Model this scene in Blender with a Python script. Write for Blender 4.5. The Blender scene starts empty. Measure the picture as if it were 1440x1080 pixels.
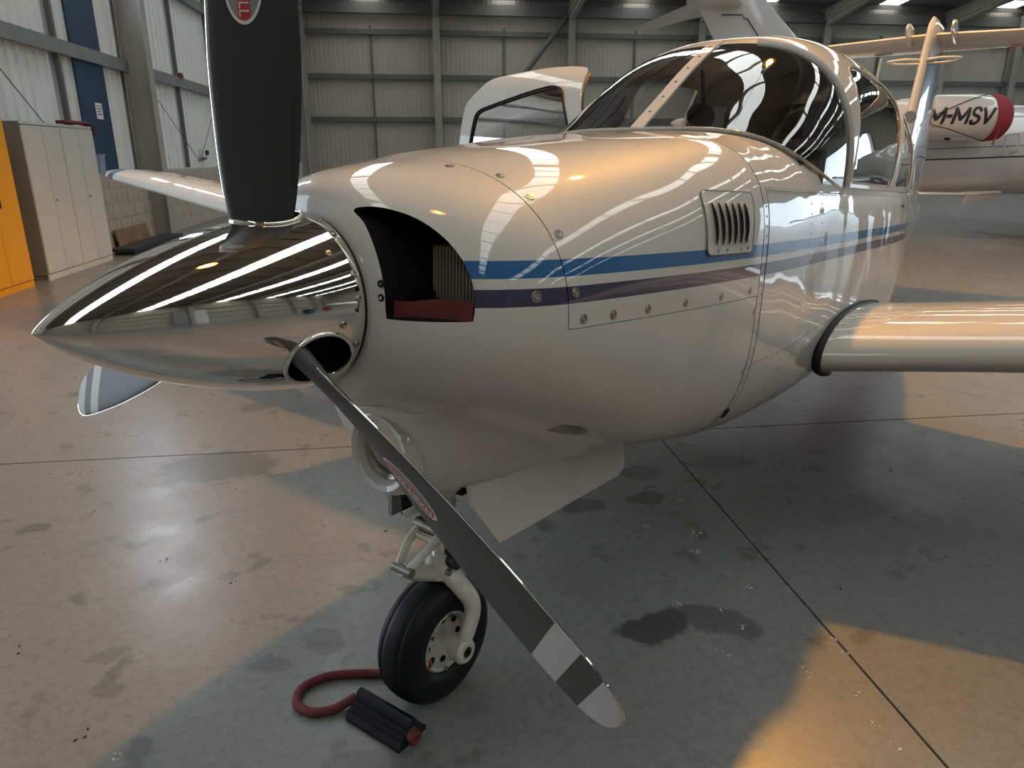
import bpy, bmesh, math, random
import numpy as np
from mathutils import Vector, Matrix
from mathutils.geometry import delaunay_2d_cdt
random.seed(7)
scene = bpy.context.scene
COL = scene.collection
R = math.radians

# ------------------------------------------------------------------ camera
CAM_H = 1.45
cam_d = bpy.data.cameras.new('camera'); cam = bpy.data.objects.new('camera', cam_d); COL.objects.link(cam)
cam_d.sensor_fit = 'HORIZONTAL'; cam_d.sensor_width = 36.0; cam_d.lens = 36.0 * 1000.0 / 1440.0
cam_d.clip_start = 0.05; cam_d.clip_end = 300
cam.location = (0, 0, CAM_H)
YAW = R(6.8)
cam.rotation_euler = (R(90) - math.atan(0.322), 0, -YAW)
scene.camera = cam

# ------------------------------------------------------------------ world, exposure
w = bpy.data.worlds.new('sky'); scene.world = w; w.use_nodes = True
bg = w.node_tree.nodes['Background']
bg.inputs[0].default_value = (0.74, 0.88, 1.0, 1); bg.inputs[1].default_value = 3.6
scene.view_settings.view_transform = 'Standard'; scene.view_settings.look = 'None'
scene.view_settings.exposure = 0.25; scene.view_settings.gamma = 1.0
scene.view_settings.use_curve_mapping = False
SKYLIGHT = 3.8       # daylight through the translucent roof strips
LAMP_A, LAMP_B = 1550.0, 35.0
scene.cycles.max_bounces = 7; scene.cycles.diffuse_bounces = 3; scene.cycles.glossy_bounces = 4; scene.cycles.use_adaptive_sampling = True; scene.cycles.adaptive_threshold = .06
scene.cycles.transparent_max_bounces = 16; scene.cycles.sample_clamp_indirect = 8.0
scene.cycles.use_denoising = True

# ------------------------------------------------------------------ materials
M = {}
def mat(name, col, rough=0.5, metal=0.0, coat=0.0, spec=0.5, bump=None, var=None, emit=None, coat_rough=0.03):
    m = bpy.data.materials.new(name); m.use_nodes = True; M[name] = m
    nt = m.node_tree; b = nt.nodes['Principled BSDF']
    b.inputs['Base Color'].default_value = (*col, 1); b.inputs['Roughness'].default_value = rough
    b.inputs['Metallic'].default_value = metal; b.inputs['Specular IOR Level'].default_value = spec
    b.inputs['Coat Weight'].default_value = coat; b.inputs['Coat Roughness'].default_value = coat_rough
    if emit: b.inputs['Emission Color'].default_value = (*emit[0], 1); b.inputs['Emission Strength'].default_value = emit[1]
    if bump or var:
        tc = nt.nodes.new('ShaderNodeTexCoord')
    if var:   # (scale, amount)
        n = nt.nodes.new('ShaderNodeTexNoise'); n.inputs['Scale'].default_value = var[0]; n.inputs['Detail'].default_value = 6
        nt.links.new(tc.outputs['Object'], n.inputs['Vector'])
        r = nt.nodes.new('ShaderNodeValToRGB'); r.color_ramp.elements[0].position = .3; r.color_ramp.elements[1].position = .7
        r.color_ramp.elements[0].color = (*[c * (1 - var[1]) for c in col], 1); r.color_ramp.elements[1].color = (*[min(1, c * (1 + var[1])) for c in col], 1)
        nt.links.new(n.outputs['Fac'], r.inputs['Fac']); nt.links.new(r.outputs['Color'], b.inputs['Base Color'])
    if bump:  # (scale, strength, distance)
        n = nt.nodes.new('ShaderNodeTexNoise'); n.inputs['Scale'].default_value = bump[0]; n.inputs['Detail'].default_value = 4
        nt.links.new(tc.outputs['Object'], n.inputs['Vector'])
        bp = nt.nodes.new('ShaderNodeBump'); bp.inputs['Strength'].default_value = bump[1]; bp.inputs['Distance'].default_value = bump[2]
        nt.links.new(n.outputs['Fac'], bp.inputs['Height']); nt.links.new(bp.outputs['Normal'], b.inputs['Normal'])
    return m

class NT:
    """tiny helper for node math"""
    def __init__(s, m): s.t = m.node_tree; s.n = s.t.nodes; s.l = s.t.links
    def math(s, op, a, b=None, clamp=False):
        x = s.n.new('ShaderNodeMath'); x.operation = op; x.use_clamp = clamp
        for i, v in enumerate((a, b)):
            if v is None: continue
            if isinstance(v, (int, float)): x.inputs[i].default_value = v
            else: s.l.new(v, x.inputs[i])
        return x.outputs[0]
    def mix(s, f, a, b):
        x = s.n.new('ShaderNodeMix'); x.data_type = 'RGBA'
        for i, v in ((0, f), (6, a), (7, b)):
            if isinstance(v, (int, float)): x.inputs[i].default_value = v
            elif isinstance(v, tuple): x.inputs[i].default_value = (*v, 1)
            else: s.l.new(v, x.inputs[i])
        return x.outputs[2]
    def noise(s, vec, scale, detail=5, rough=.55):
        x = s.n.new('ShaderNodeTexNoise'); x.inputs['Scale'].default_value = scale; x.inputs['Detail'].default_value = detail
        x.inputs['Roughness'].default_value = rough; s.l.new(vec, x.inputs['Vector']); return x.outputs['Fac']
    def band(s, v, lo, hi):
        return s.math('MULTIPLY', s.math('GREATER_THAN', v, lo), s.math('LESS_THAN', v, hi))

BLUE = (0.013, 0.115, 0.30); NAVY = (0.035, 0.03, 0.075); WHITE = (0.59, 0.57, 0.535)
ORG = (0.85, 0.0, -1.157)         # aircraft frame: point on the floor below the nose wheel
# glossy white aircraft paint with the two cheat lines (paint, by height on the fuselage)
pm = mat('aircraft_paint', WHITE, .5, coat=1.0, spec=.25)
k = NT(pm); tc = k.n.new('ShaderNodeTexCoord'); sx = k.n.new('ShaderNodeSeparateXYZ'); k.l.new(tc.outputs['Object'], sx.inputs[0])
z = k.math('ADD', sx.outputs[2], ORG[2]); x = k.math('ADD', sx.outputs[0], ORG[0])
top = k.math('ADD', z, k.math('MULTIPLY', x, -0.006))
outb = k.math('GREATER_THAN', k.math('ABSOLUTE', sx.outputs[1]), .30); s1 = k.math('MULTIPLY', outb, k.band(top, 0.062, 0.094)); s2 = k.math('MULTIPLY', outb, k.band(top, 0.010, 0.043))
c1 = k.mix(s1, WHITE, BLUE); c2 = k.mix(s2, c1, NAVY)
k.l.new(c2, k.n['Principled BSDF'].inputs['Base Color'])
# aluminium skin with oil-canning: same paint, slightly rippled
sm = pm.copy(); sm.name = 'aircraft_skin'; M['aircraft_skin'] = sm
k = NT(sm); tc = [n for n in k.n if n.type == 'TEX_COORD'][0]
nz = k.noise(tc.outputs['Object'], 3.2, 1.5, .4); bp = k.n.new('ShaderNodeBump'); bp.inputs['Strength'].default_value = .6; bp.inputs['Distance'].default_value = .03
k.l.new(nz, bp.inputs['Height']); k.l.new(bp.outputs['Normal'], k.n['Principled BSDF'].inputs['Coat Normal'])
mat('white_paint', WHITE, .5, coat=1.0, spec=.25)
# wing: white, with blue and navy bands at the tip
wm = mat('wing_paint', WHITE, .5, coat=1.0, spec=.25)
k = NT(wm); tc = k.n.new('ShaderNodeTexCoord'); sx = k.n.new('ShaderNodeSeparateXYZ'); k.l.new(tc.outputs['Object'], sx.inputs[0])
ay = k.math('ABSOLUTE', sx.outputs[1])
c1 = k.mix(k.band(ay, 5.40, 5.50), WHITE, BLUE); c1 = k.mix(k.band(ay, 5.57, 6.0), c1, NAVY)
k.l.new(c1, k.n['Principled BSDF'].inputs['Base Color'])
mat('chrome', (.80, .78, .74), .035, metal=1)
mat('dull_steel', (.33, .315, .29), .32, metal=1, var=(30, .2))
mat('prop_black', (.032, .037, .037), .5, spec=.35)
mat('prop_grey', (.085, .085, .079), .55, spec=.3)
mat('prop_white', (.52, .50, .47), .5, spec=.3)
mat('decal_red', (.45, .03, .03), .4); mat('decal_grey', (.25, .25, .25), .4); mat('decal_white', (.7, .7, .7), .4)
mat('black_hole', (.006, .006, .007), .8, spec=.1)
mat('dark_gap', (.012, .012, .012), .7)
mat('rubber', (.006, .007, .009), .5, spec=.25, bump=(160, .15, .002))
mat('chock_rubber', (.006, .008, .012), .28, spec=.3)
mat('rope', (.15, .026, .03), .85, bump=(220, .8, .006))
mat('red_baffle', (.13, .016, .016), .55, var=(12, .25))
mat('fin_metal', (.42, .37, .31), .6, metal=.2)
mat('gear_white', (.55, .53, .47), .4, var=(25, .18), coat=.2)
mat('gear_grey', (.22, .22, .21), .5, var=(20, .15))
mat('interior', (.24, .23, .22), .8); mat('glare_black', (.035, .033, .032), .8)
mat('seat_leather', (.30, .28, .26), .6)
mat('lining', (.50, .48, .45), .8)
mat('black_plastic', (.012, .012, .013), .3)
mat('jet_white', (.62, .62, .62), .25, coat=.8)
mat('jet_line', (.02, .02, .035), .4)
mat('cover_red', (.30, .035, .06), .75, bump=(60, .6, .01))
mat('strap', (.05, .045, .04), .7)
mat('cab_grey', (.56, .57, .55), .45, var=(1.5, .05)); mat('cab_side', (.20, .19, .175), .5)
mat('cab_yellow', (.80, .36, .012), .4)
mat('cloth_red', (.13, .02, .03), .9); mat('bin_blue', (.25, .33, .42), .45)
mat('paper', (.75, .75, .74), .7); mat('ink', (.05, .05, .06), .7); mat('ink_red', (.4, .05, .05), .7)
mat('plywood', (.20, .115, .07), .7, var=(6, .3)); mat('plinth', (.02, .024, .035), .6)
mat('steel_col', (.33, .31, .27), .6, var=(3, .1)); mat('steel_rail', (.24, .25, .25), .5, metal=.3, var=(4, .12))
mat('rail_dark', (.13, .125, .115), .6)
mat('block', (.40, .345, .285), .9, bump=(40, .5, .006), var=(5, .10)); mat('mortar', (.42, .40, .36), .95)
mat('clad_left', (.74, .75, .73), .55, var=(1.2, .05)); mat('clad_back', (.44, .41, .35), .65, var=(.8, .06))
mat('roof_clad', (.24, .22, .195), .8); mat('door_blue', (.012, .045, .10), .5)
mat('purlin', (.11, .10, .09), .7)
mat('joint_dark', (.07, .065, .06), .9)
mat('apron', (.45, .46, .45), .9)
mat('guard_red', (.25, .01, .02), .5)
def emission(name, col, s):
    m = bpy.data.materials.new(name); m.use_nodes = True; M[name] = m; nt = m.node_tree
    e = nt.nodes.new('ShaderNodeEmission'); e.inputs[0].default_value = (*col, 1); e.inputs[1].default_value = s
    nt.links.new(e.outputs[0], nt.nodes['Material Output'].inputs[0]); return m
emission('skylight', (.96, 1.0, .97), SKYLIGHT)
emission('lamp_glow', (1.0, .50, .10), 60)
# thin tinted plexiglass
def glass(name, tint, ior=1.5):
    m = bpy.data.materials.new(name); m.use_nodes = True; M[name] = m; k = NT(m)
    k.n.remove(k.n['Principled BSDF'])
    tr = k.n.new('ShaderNodeBsdfTransparent'); tr.inputs[0].default_value = (*tint, 1)
    gl = k.n.new('ShaderNodeBsdfGlossy'); gl.inputs['Roughness'].default_value = .01
    fr = k.n.new('ShaderNodeFresnel'); fr.inputs[0].default_value = ior
    f = k.math('MULTIPLY', fr.outputs[0], 1.7, clamp=True)
    mx = k.n.new('ShaderNodeMixShader'); k.l.new(f, mx.inputs[0]); k.l.new(tr.outputs[0], mx.inputs[1]); k.l.new(gl.outputs[0], mx.inputs[2])
    k.l.new(mx.outputs[0], k.n['Material Output'].inputs[0]); return m
glass('plexiglass', (.74, .75, .74))

# concrete floor: colour mottling, oil stains with shapes of their own, worn gloss
fm = mat('concrete', (.3, .29, .27), .5)
k = NT(fm); geo = k.n.new('ShaderNodeNewGeometry'); pos = geo.outputs['Position']
n1 = k.noise(pos, .55, 4); n2 = k.noise(pos, 4.0, 8, .65); n3 = k.noise(pos, 75, 4, .7)
base = k.mix(n1, (.145, .150, .148), (.235, .232, .222))
base = k.mix(k.math('MULTIPLY', k.math('SUBTRACT', n2, .35, clamp=True), 1.3, clamp=True), base, (.150, .151, .147))
base = k.mix(k.math('MULTIPLY', k.math('SUBTRACT', n3, .45, clamp=True), 2.6, clamp=True), base, (.215, .214, .207))
wn = k.n.new('ShaderNodeTexNoise'); wn.inputs['Scale'].default_value = 9; wn.inputs['Detail'].default_value = 7; wn.inputs['Roughness'].default_value = .62; k.l.new(pos, wn.inputs['Vector'])
ws = k.n.new('ShaderNodeVectorMath'); ws.operation = 'MULTIPLY_ADD'; k.l.new(wn.outputs['Color'], ws.inputs[0]); ws.inputs[1].default_value = (.16, .16, 0); k.l.new(pos, ws.inputs[2])
STAINS = [(-1.04, 3.34, .27, .17, 0, .45), (.69, 1.88, .13, .075, .2, .75), (.92, 1.87, .13, .07, -.6, .5), (.98, 3.02, .13, .055, 0, .6),
          (.62, 2.72, .085, .07, 0, .6), (.93, 2.76, .09, .06, .4, .6), (-.36, 1.94, .065, .06, 0, .4), (-.52, 1.84, .06, .04, 0, .4),
          (-1.63, 2.78, .06, .035, 0, .45), (1.40, 3.09, .18, .06, 0, .5), (-1.06, 4.21, .09, .07, 0, .35), (-.94, 1.80, .05, .03, 0, .35),
          (.80, 3.30, .12, .05, .2, .5), (1.20, 2.90, .06, .03, 0, .5), (.45, 2.55, .04, .025, 0, .4), (1.05, 2.40, .035, .025, 0, .5), (-.75, 2.35, .045, .03, .3, .35),
          (.30, 2.35, .04, .03, 0, .4), (-.30, 2.20, .05, .03, 0, .35), (1.9, 2.6, .3, .1, .3, .2), (-2.2, 4.6, .1, .05, 0, .4), (-.2, 1.35, .2, .12, .2, .3), (-1.0, 1.95, .06, .04, .5, .3)]
gr = k.noise(pos, 190, 2, .5)
base = k.mix(k.math('MULTIPLY', k.math('MULTIPLY', k.math('SUBTRACT', gr, .62, clamp=True), 12, clamp=True), .55), base, (.34, .335, .32))
gd = k.noise(pos, 30, 6, .7)
base = k.mix(k.math('MULTIPLY', k.math('SUBTRACT', gd, .48, clamp=True), 2.2, clamp=True), base, (.085, .085, .082))
acc = None
for (X, Y, rx, ry, rot, dk) in STAINS:
    mp = k.n.new('ShaderNodeMapping'); mp.vector_type = 'TEXTURE'; mp.inputs['Location'].default_value = (X + .08, Y + .08, 0)
    mp.inputs['Rotation'].default_value = (0, 0, rot); mp.inputs['Scale'].default_value = (rx, ry, 1); k.l.new(ws.outputs[0], mp.inputs['Vector'])
    ln = k.n.new('ShaderNodeVectorMath'); ln.operation = 'LENGTH'; k.l.new(mp.outputs[0], ln.inputs[0])
    v = k.math('MULTIPLY', k.math('MULTIPLY', k.math('SUBTRACT', 1.12, ln.outputs['Value']), 5, clamp=True), dk)
    acc = v if acc is None else k.math('MAXIMUM', acc, v)
base = k.mix(acc, base, (.028, .030, .030))
sp = k.noise(pos, 5.5, 3, .5)
spk = k.math('MULTIPLY', k.math('SUBTRACT', sp, .625, clamp=True), 16, clamp=True)
base = k.mix(k.math('MULTIPLY', spk, .55), base, (.06, .06, .058))
B = k.n['Principled BSDF']; k.l.new(base, B.inputs['Base Color'])
rg = k.math('ADD', k.math('MULTIPLY', n2, .30), .16); k.l.new(rg, B.inputs['Roughness'])
bp = k.n.new('ShaderNodeBump'); bp.inputs['Strength'].default_value = .22; bp.inputs['Distance'].default_value = .003
k.l.new(k.math('ADD', n2, k.math('MULTIPLY', k.noise(pos, 22, 5, .6), .6)), bp.inputs['Height']); k.l.new(bp.outputs['Normal'], B.inputs['Normal'])

# ------------------------------------------------------------------ mesh helpers
def link(name, me, material=None, parent=None, smooth=None):
    if material is not None and not me.materials:
        for mm in (material if isinstance(material, (list, tuple)) else [material]): me.materials.append(M[mm] if isinstance(mm, str) else mm)
    if smooth is not None:
        for p in me.polygons: p.use_smooth = True
        if smooth < 180: me.set_sharp_from_angle(angle=R(smooth))
    o = bpy.data.objects.new(name, me); COL.objects.link(o)
    if parent is not None: o.parent = parent
    return o
def to_mesh(bm, recalc=True):
    if recalc: bmesh.ops.recalc_face_normals(bm, faces=bm.faces)
    me = bpy.data.meshes.new('m'); bm.to_mesh(me); bm.free(); return me
def from_data(verts, faces, recalc=True):
    me = bpy.data.meshes.new('m'); me.from_pydata([tuple(v) for v in verts], [], faces)
    bm = bmesh.new(); bm.from_mesh(me); bpy.data.meshes.remove(me); return to_mesh(bm, recalc)
def box_bm(bm, c, s, rot=None, bevel=0):
    r = bmesh.ops.create_cube(bm, size=1)
    mt = Matrix.Translation(c) @ (rot.to_4x4() if rot is not None else Matrix()) @ Matrix.Diagonal((*s, 1))
    bmesh.ops.transform(bm, matrix=mt, verts=r['verts'])
    if bevel:
        es = list({e for v in r['verts'] for e in v.link_edges})
        bmesh.ops.bevel(bm, geom=es, offset=bevel, segments=2, affect='EDGES')
def box(name, c, s, material, parent=None, bevel=0, rot=None):
    bm = bmesh.new(); box_bm(bm, c, s, rot, bevel); return link(name, to_mesh(bm), material, parent, 40 if bevel else None)
def tube_bm(bm, pts, rad, seg=10, closed=False, flat=None):
    pts = [Vector(p) for p in pts]; n = len(pts); rings = []
    up = Vector((0, 0, 1)); prev = None
    for i, p in enumerate(pts):
        a = pts[(i - 1) % n] if closed or i > 0 else p; b = pts[(i + 1) % n] if closed or i < n - 1 else p
        t = (b - a).normalized()
        if prev is None:
            x = t.cross(up if abs(t.z) < .95 else Vector((1, 0, 0))).normalized()
        else: x = (prev - t * prev.dot(t)).normalized()
        prev = x; y = t.cross(x); r = rad[i] if isinstance(rad, (list, tuple)) else rad
        fy = flat if flat else 1
        rings.append([bm.verts.new(p + x * r * math.cos(2 * math.pi * j / seg) + y * r * fy * math.sin(2 * math.pi * j / seg)) for j in range(seg)])
    m = n if closed else n - 1
    for i in range(m):
        A, Bq = rings[i], rings[(i + 1) % n]
        for j in range(seg): bm.faces.new((A[j], A[(j + 1) % seg], Bq[(j + 1) % seg], Bq[j]))
    if not closed: bm.faces.new(rings[0]); bm.faces.new(rings[-1][::-1])
def tube(name, pts, rad, material, parent=None, seg=10, closed=False, flat=None):
    bm = bmesh.new(); tube_bm(bm, pts, rad, seg, closed, flat); return link(name, to_mesh(bm), material, parent, 50)
def spline(pts, n=8, closed=False):
    P_ = [Vector(p) for p in pts]; out = []; N = len(P_)
    for i in range(N if closed else N - 1):
        p0, p1, p2, p3 = (P_[(i + d) % N] if closed else P_[min(max(i + d, 0), N - 1)] for d in (-1, 0, 1, 2))
        for j in range(n):
            t = j / n
            out.append(.5 * ((2 * p1) + (p2 - p0) * t + (2 * p0 - 5 * p1 + 4 * p2 - p3) * t * t + (3 * p1 - p0 - 3 * p2 + p3) * t ** 3))
    if not closed: out.append(P_[-1])
    return out
def lathe_bm(bm, prof, mt, seg=48, cap=True):
    """prof: (axial, radius) along local X; mt places it"""
    rings = []
    for (x_, r) in prof:
        if r < 1e-5: rings.append([bm.verts.new(mt @ Vector((x_, 0, 0)))])
        else: rings.append([bm.verts.new(mt @ Vector((x_, r * math.cos(2 * math.pi * j / seg), r * math.sin(2 * math.pi * j / seg)))) for j in range(seg)])
    for A, Bq in zip(rings, rings[1:]):
        for j in range(seg):
            q = (j + 1) % seg
            if len(A) == 1 and len(Bq) == 1: continue
            if len(A) == 1: bm.faces.new((A[0], Bq[q], Bq[j]))
            elif len(Bq) == 1: bm.faces.new((A[j], A[q], Bq[0]))
            else: bm.faces.new((A[j], A[q], Bq[q], Bq[j]))
    if cap:
        for r in (rings[0], rings[-1]):
            if len(r) > 1: bm.faces.new(r)
def lathe(name, prof, mt, material, parent=None, seg=48, cap=True, ang=35):
    bm = bmesh.new(); lathe_bm(bm, prof, mt, seg, cap); return link(name, to_mesh(bm), material, parent, ang)
def loft_bm(bm, rings, closed=True, cap=(True, True)):
    vr = [[bm.verts.new(p) for p in r] for r in rings]
    for A, Bq in zip(vr, vr[1:]):
        n = len(A)
        for j in range(n if closed else n - 1):
            q = (j + 1) % n
            try: bm.faces.new((A[j], A[q], Bq[q], Bq[j]))
            except ValueError: pass
    if cap[0]: bm.faces.new(vr[0])
    if cap[1]: bm.faces.new(vr[-1][::-1])
    return vr
def solidify(me, th, offset=-1):
    o = bpy.data.objects.new('t', me); COL.objects.link(o)
    md = o.modifiers.new('s', 'SOLIDIFY'); md.thickness = th; md.offset = offset; md.use_even_offset = False
    r = baked(o); bpy.data.objects.remove(o); return r
def baked(o):
    dg = bpy.context.evaluated_depsgraph_get(); dg.update()
    return bpy.data.meshes.new_from_object(o.evaluated_get(dg), preserve_all_data_layers=True, depsgraph=dg)
def cut(me, cutters):
    """difference of a closed mesh with closed cutter meshes"""
    o = bpy.data.objects.new('t', me); COL.objects.link(o); tmp = [o]
    for cme in cutters:
        c = bpy.data.objects.new('c', cme); COL.objects.link(c); tmp.append(c)
        md = o.modifiers.new('b', 'BOOLEAN'); md.operation = 'DIFFERENCE'; md.object = c; md.solver = 'EXACT'
    r = baked(o)
    for t in tmp: bpy.data.objects.remove(t)
    return r
def cdt_patch(outer, holes, spacing, fn):
    """triangulated patch in a flat (u,v) domain with holes, mapped by fn to 3D"""
    V, Ed = [], []
    def add(poly):
        s = len(V); n = len(poly)
        for i, p in enumerate(poly): V.append(Vector(p)); Ed.append((s + i, s + (i + 1) % n))
    add(outer)
    for h in holes: add(h)
    def inside(p, poly):
        r = False; j = len(poly) - 1
        for i in range(len(poly)):
            xi, yi = poly[i]; xj, yj = poly[j]
            if (yi > p[1]) != (yj > p[1]) and p[0] < (xj - xi) * (p[1] - yi) / (yj - yi) + xi: r = not r
            j = i
        return r
    us = [p[0] for p in outer]; vs = [p[1] for p in outer]
    u = min(us) + spacing / 2
    while u < max(us):
        v = min(vs) + spacing / 2
        while v < max(vs):
            if inside((u, v), outer) and not any(inside((u, v), h) for h in holes): V.append(Vector((u, v)))
            v += spacing
        u += spacing
    rv, re, rf, *_ = delaunay_2d_cdt(V, Ed, [], 0, 1e-5)
    fs = []
    for f in rf:
        c = (sum(rv[i][0] for i in f) / len(f), sum(rv[i][1] for i in f) / len(f))
        if inside(c, outer) and not any(inside(c, h) for h in holes): fs.append(tuple(f))
    return from_data([fn(v[0], v[1]) for v in rv], fs)
def rounded(poly, r, n=5):
    out = []; N = len(poly)
    for i in range(N):
        p = Vector(poly[i]); a = Vector(poly[i - 1]); b = Vector(poly[(i + 1) % N])
        da, db = (a - p), (b - p); ra = min(r, da.length * .45, db.length * .45)
        A, Bq = p + da.normalized() * ra, p + db.normalized() * ra
        for j in range(n + 1):
            t = j / n; q = A * (1 - t) ** 2 + p * 2 * t * (1 - t) + Bq * t * t; out.append((q.x, q.y))
    return out
def densify(poly, d):
    out = []; N = len(poly)
    for i in range(N):
        a, b = Vector(poly[i]), Vector(poly[(i + 1) % N]); n = max(1, int((b - a).length / d))
        for j in range(n): q = a + (b - a) * j / n; out.append((q.x, q.y))
    return out
def tag(o, label=None, cat=None, group=None, kind=None):
    if label: o['label'] = label
    if cat: o['category'] = cat
    if group: o['group'] = group
    if kind: o['kind'] = kind
    return o
def empty(name, loc=(0, 0, 0), rot=(0, 0, 0)):
    o = bpy.data.objects.new(name, None); COL.objects.link(o); o.location = loc; o.rotation_euler = rot; o.empty_display_size = .1; return o
def text_mesh(body, size, extrude=.0006, align='CENTER', shear=0, bold=0):
    cu = bpy.data.curves.new('t', 'FONT'); cu.body = body; cu.size = size; cu.extrude = extrude; cu.align_x = align; cu.align_y = 'CENTER'; cu.shear = shear; cu.offset = bold
    o = bpy.data.objects.new('t', cu); COL.objects.link(o); me = baked(o); bpy.data.objects.remove(o); return me
# ------------------------------------------------------------------ the hangar
X0, X1, Y0, Y1 = -5.1, 33.0, -10.0, 34.0
EAVE, RIDGE, YR = 7.7, 9.9, 12.0
def roof_z(y): return EAVE + (RIDGE - EAVE) * (1 - abs(y - YR) / 22.0)
# floor: cast slabs with open joints over a dark base
fl = box('floor', ((X0 + X1) / 2, 12, -.09), (X1 - X0 + .6, 44.6, .14), 'joint_dark'); tag(fl, kind='structure')
rot = R(.7); jx, jy = 1.213, 3.53; sl_me = None
for i in range(-2, 6):
    for j in range(-3, 6):
        lx, ly = 6 * i + 3, 6 * j + 3
        cx = jx + lx * math.cos(rot) - ly * math.sin(rot); cy = jy + lx * math.sin(rot) + ly * math.cos(rot)
        if not (X0 - 3.2 < cx < X1 + 3.2 and Y0 - 3.2 < cy < Y1 + 3.2): continue
        if sl_me is None:
            bm = bmesh.new(); box_bm(bm, (0, 0, -.01), (5.993, 5.993, .02), bevel=.0015); sl_me = to_mesh(bm)
        s = link('slab', sl_me, 'concrete', fl); s.location = (cx, cy, 0); s.rotation_euler.z = rot
        s.parent = fl
def clad_mesh(width, height, pitch, rib, depth):
    """trapezoid-rib sheet in the local XZ plane, facing +Y, standing on z=0"""
    prof = [(0, 0)]; x = pitch / 2
    while x < width - pitch / 4:
        prof += [(x - rib, 0), (x - rib * .55, depth), (x + rib * .55, depth), (x + rib, 0)]; x += pitch
    prof.append((width, 0))
    V, F = [], []
    for (px, py) in prof: V += [(px, py, 0), (px, py, height)]
    for i in range(len(prof) - 1): F.append((2 * i, 2 * i + 2, 2 * i + 3, 2 * i + 1))
    return solidify(from_data(V, F), .003, 1)
def ibeam_mesh(h, depth, fw, tf=.02, tw=.014):
    bm = bmesh.new()
    box_bm(bm, (depth - tf / 2, 0, h / 2), (tf, fw, h)); box_bm(bm, (tf / 2, 0, h / 2), (tf, fw, h)); box_bm(bm, (depth / 2, 0, h / 2), (depth - 2 * tf, tw, h))
    return to_mesh(bm)
# --- left wall
LD0, LD1, LDZ = 2.0, 6.0, 3.4          # open side door in the left wall, left of the view
bm = bmesh.new()
for ya, yb, za, zb in ((Y0 - .2, LD0, -.3, 9.5), (LD0, LD1, LDZ, 9.5), (LD1, 34.2, -.3, 9.5)): box_bm(bm, (X0 - .2, (ya + yb) / 2, (za + zb) / 2), (.2, yb - ya, zb - za))
wl = link('wall_left', to_mesh(bm), 'clad_left'); tag(wl, kind='structure')
cm = clad_mesh(1.0, 8.6, .25, .045, .035); cm2 = clad_mesh(1.0, 8.6 - LDZ + 1.18, .25, .045, .035)
y = Y0 + .0
while y < Y1 - .01:
    inop = LD0 < y + .5 < LD1; o = link('cladding_panel', cm2 if inop else cm, 'clad_left', wl); o.rotation_euler.z = R(-90); o.location = (X0 - .02, y + 1.0, LDZ if inop else 1.18); y += 1.0
box('blue_panel', (X0 + .035, 12.60, 2.72), (.03, 1.02, 3.02), 'door_blue', wl)
emission('daylit_pane', (.76, .88, 1.0), 26.0)      # daylight in the tall glazed strip above the blue panel
w1 = empty('window_1', (X0 + .02, 12.6, 4.25)); tag(w1, kind='structure')
for i in range(3): box('pane', (.0, 0, .55 + 1.1 * i), (.02, .98, 1.04), 'daylit_pane', w1)
for i in range(4): box('window_bar', (.02, 0, 1.1 * i), (.05, 1.06, .05), 'door_blue', w1)
for sg in (-1, 1): box('window_bar', (.02, sg * .52, 1.65), (.05, .05, 3.35), 'door_blue', w1)
for sg in (LD0, LD1): box('door_post', (X0 - .1, sg, LDZ / 2), (.34, .22, LDZ), 'steel_col', wl)
ag = box('ground_outside', (X0 - 20.4, 0, -.06), (40, 80, .1), 'apron'); tag(ag, kind='structure')
for yy in (11.55, 16.78): box('sheeting_post', (X0 + .06, yy, 4.4), (.07, .065, 6.4), 'rail_dark', wl)
for zz in (2.90, 4.70, 6.46):
    ya = LD1 + .1 if zz < LDZ else Y0; yl = Y1 - ya - .1; ym = (Y1 + ya) / 2
    bm = bmesh.new(); box_bm(bm, (X0 + .11, ym, zz), (.012, yl, .19)); box_bm(bm, (X0 + .06, ym, zz + .09), (.11, yl, .012)); box_bm(bm, (X0 + .075, ym, zz - .09), (.08, yl, .012))
    link('rail', to_mesh(bm), 'steel_rail', wl)
ib = ibeam_mesh(8.4, .42, .24)
for yy in (7.75, 14.05, 19.6, 25.6, 31.4):
    o = link('column', ib, 'steel_col', wl); o.location = (X0 + .05, yy, 0)
box('dado', (X0 + .085, (Y1 + LD1) / 2, .59), (.17, Y1 - LD1 - .2, 1.18), 'mortar', wl)
box('dado', (X0 + .085, (Y0 + LD0) / 2, .59), (.17, LD0 - Y0 - .2, 1.18), 'block', wl)
bm = bmesh.new(); box_bm(bm, (0, 0, 0), (.14, .438, .222), bevel=.004); bl = to_mesh(bm)
for r_ in range(5):
    for c_ in range(32):
        yy = 8.0 + .45 * c_ + (.225 if r_ % 2 else 0)
        o = link('block', bl, 'block', wl); o.location = (X0 + .11 + random.uniform(-.003, .003), yy, .117 + .2345 * r_)
for p in ([(X0 + .2, 9.2, 2.80), (X0 + .2, 10.75, 1.70)], [(X0 + .2, 14.3, 2.8), (X0 + .2, 17.2, 1.3)], [(X0 + .2, 19.3, 2.8), (X0 + .2, 17.2, 1.3)]):
    tube('brace_rod', p, .008, 'rail_dark', wl, 6)
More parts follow.
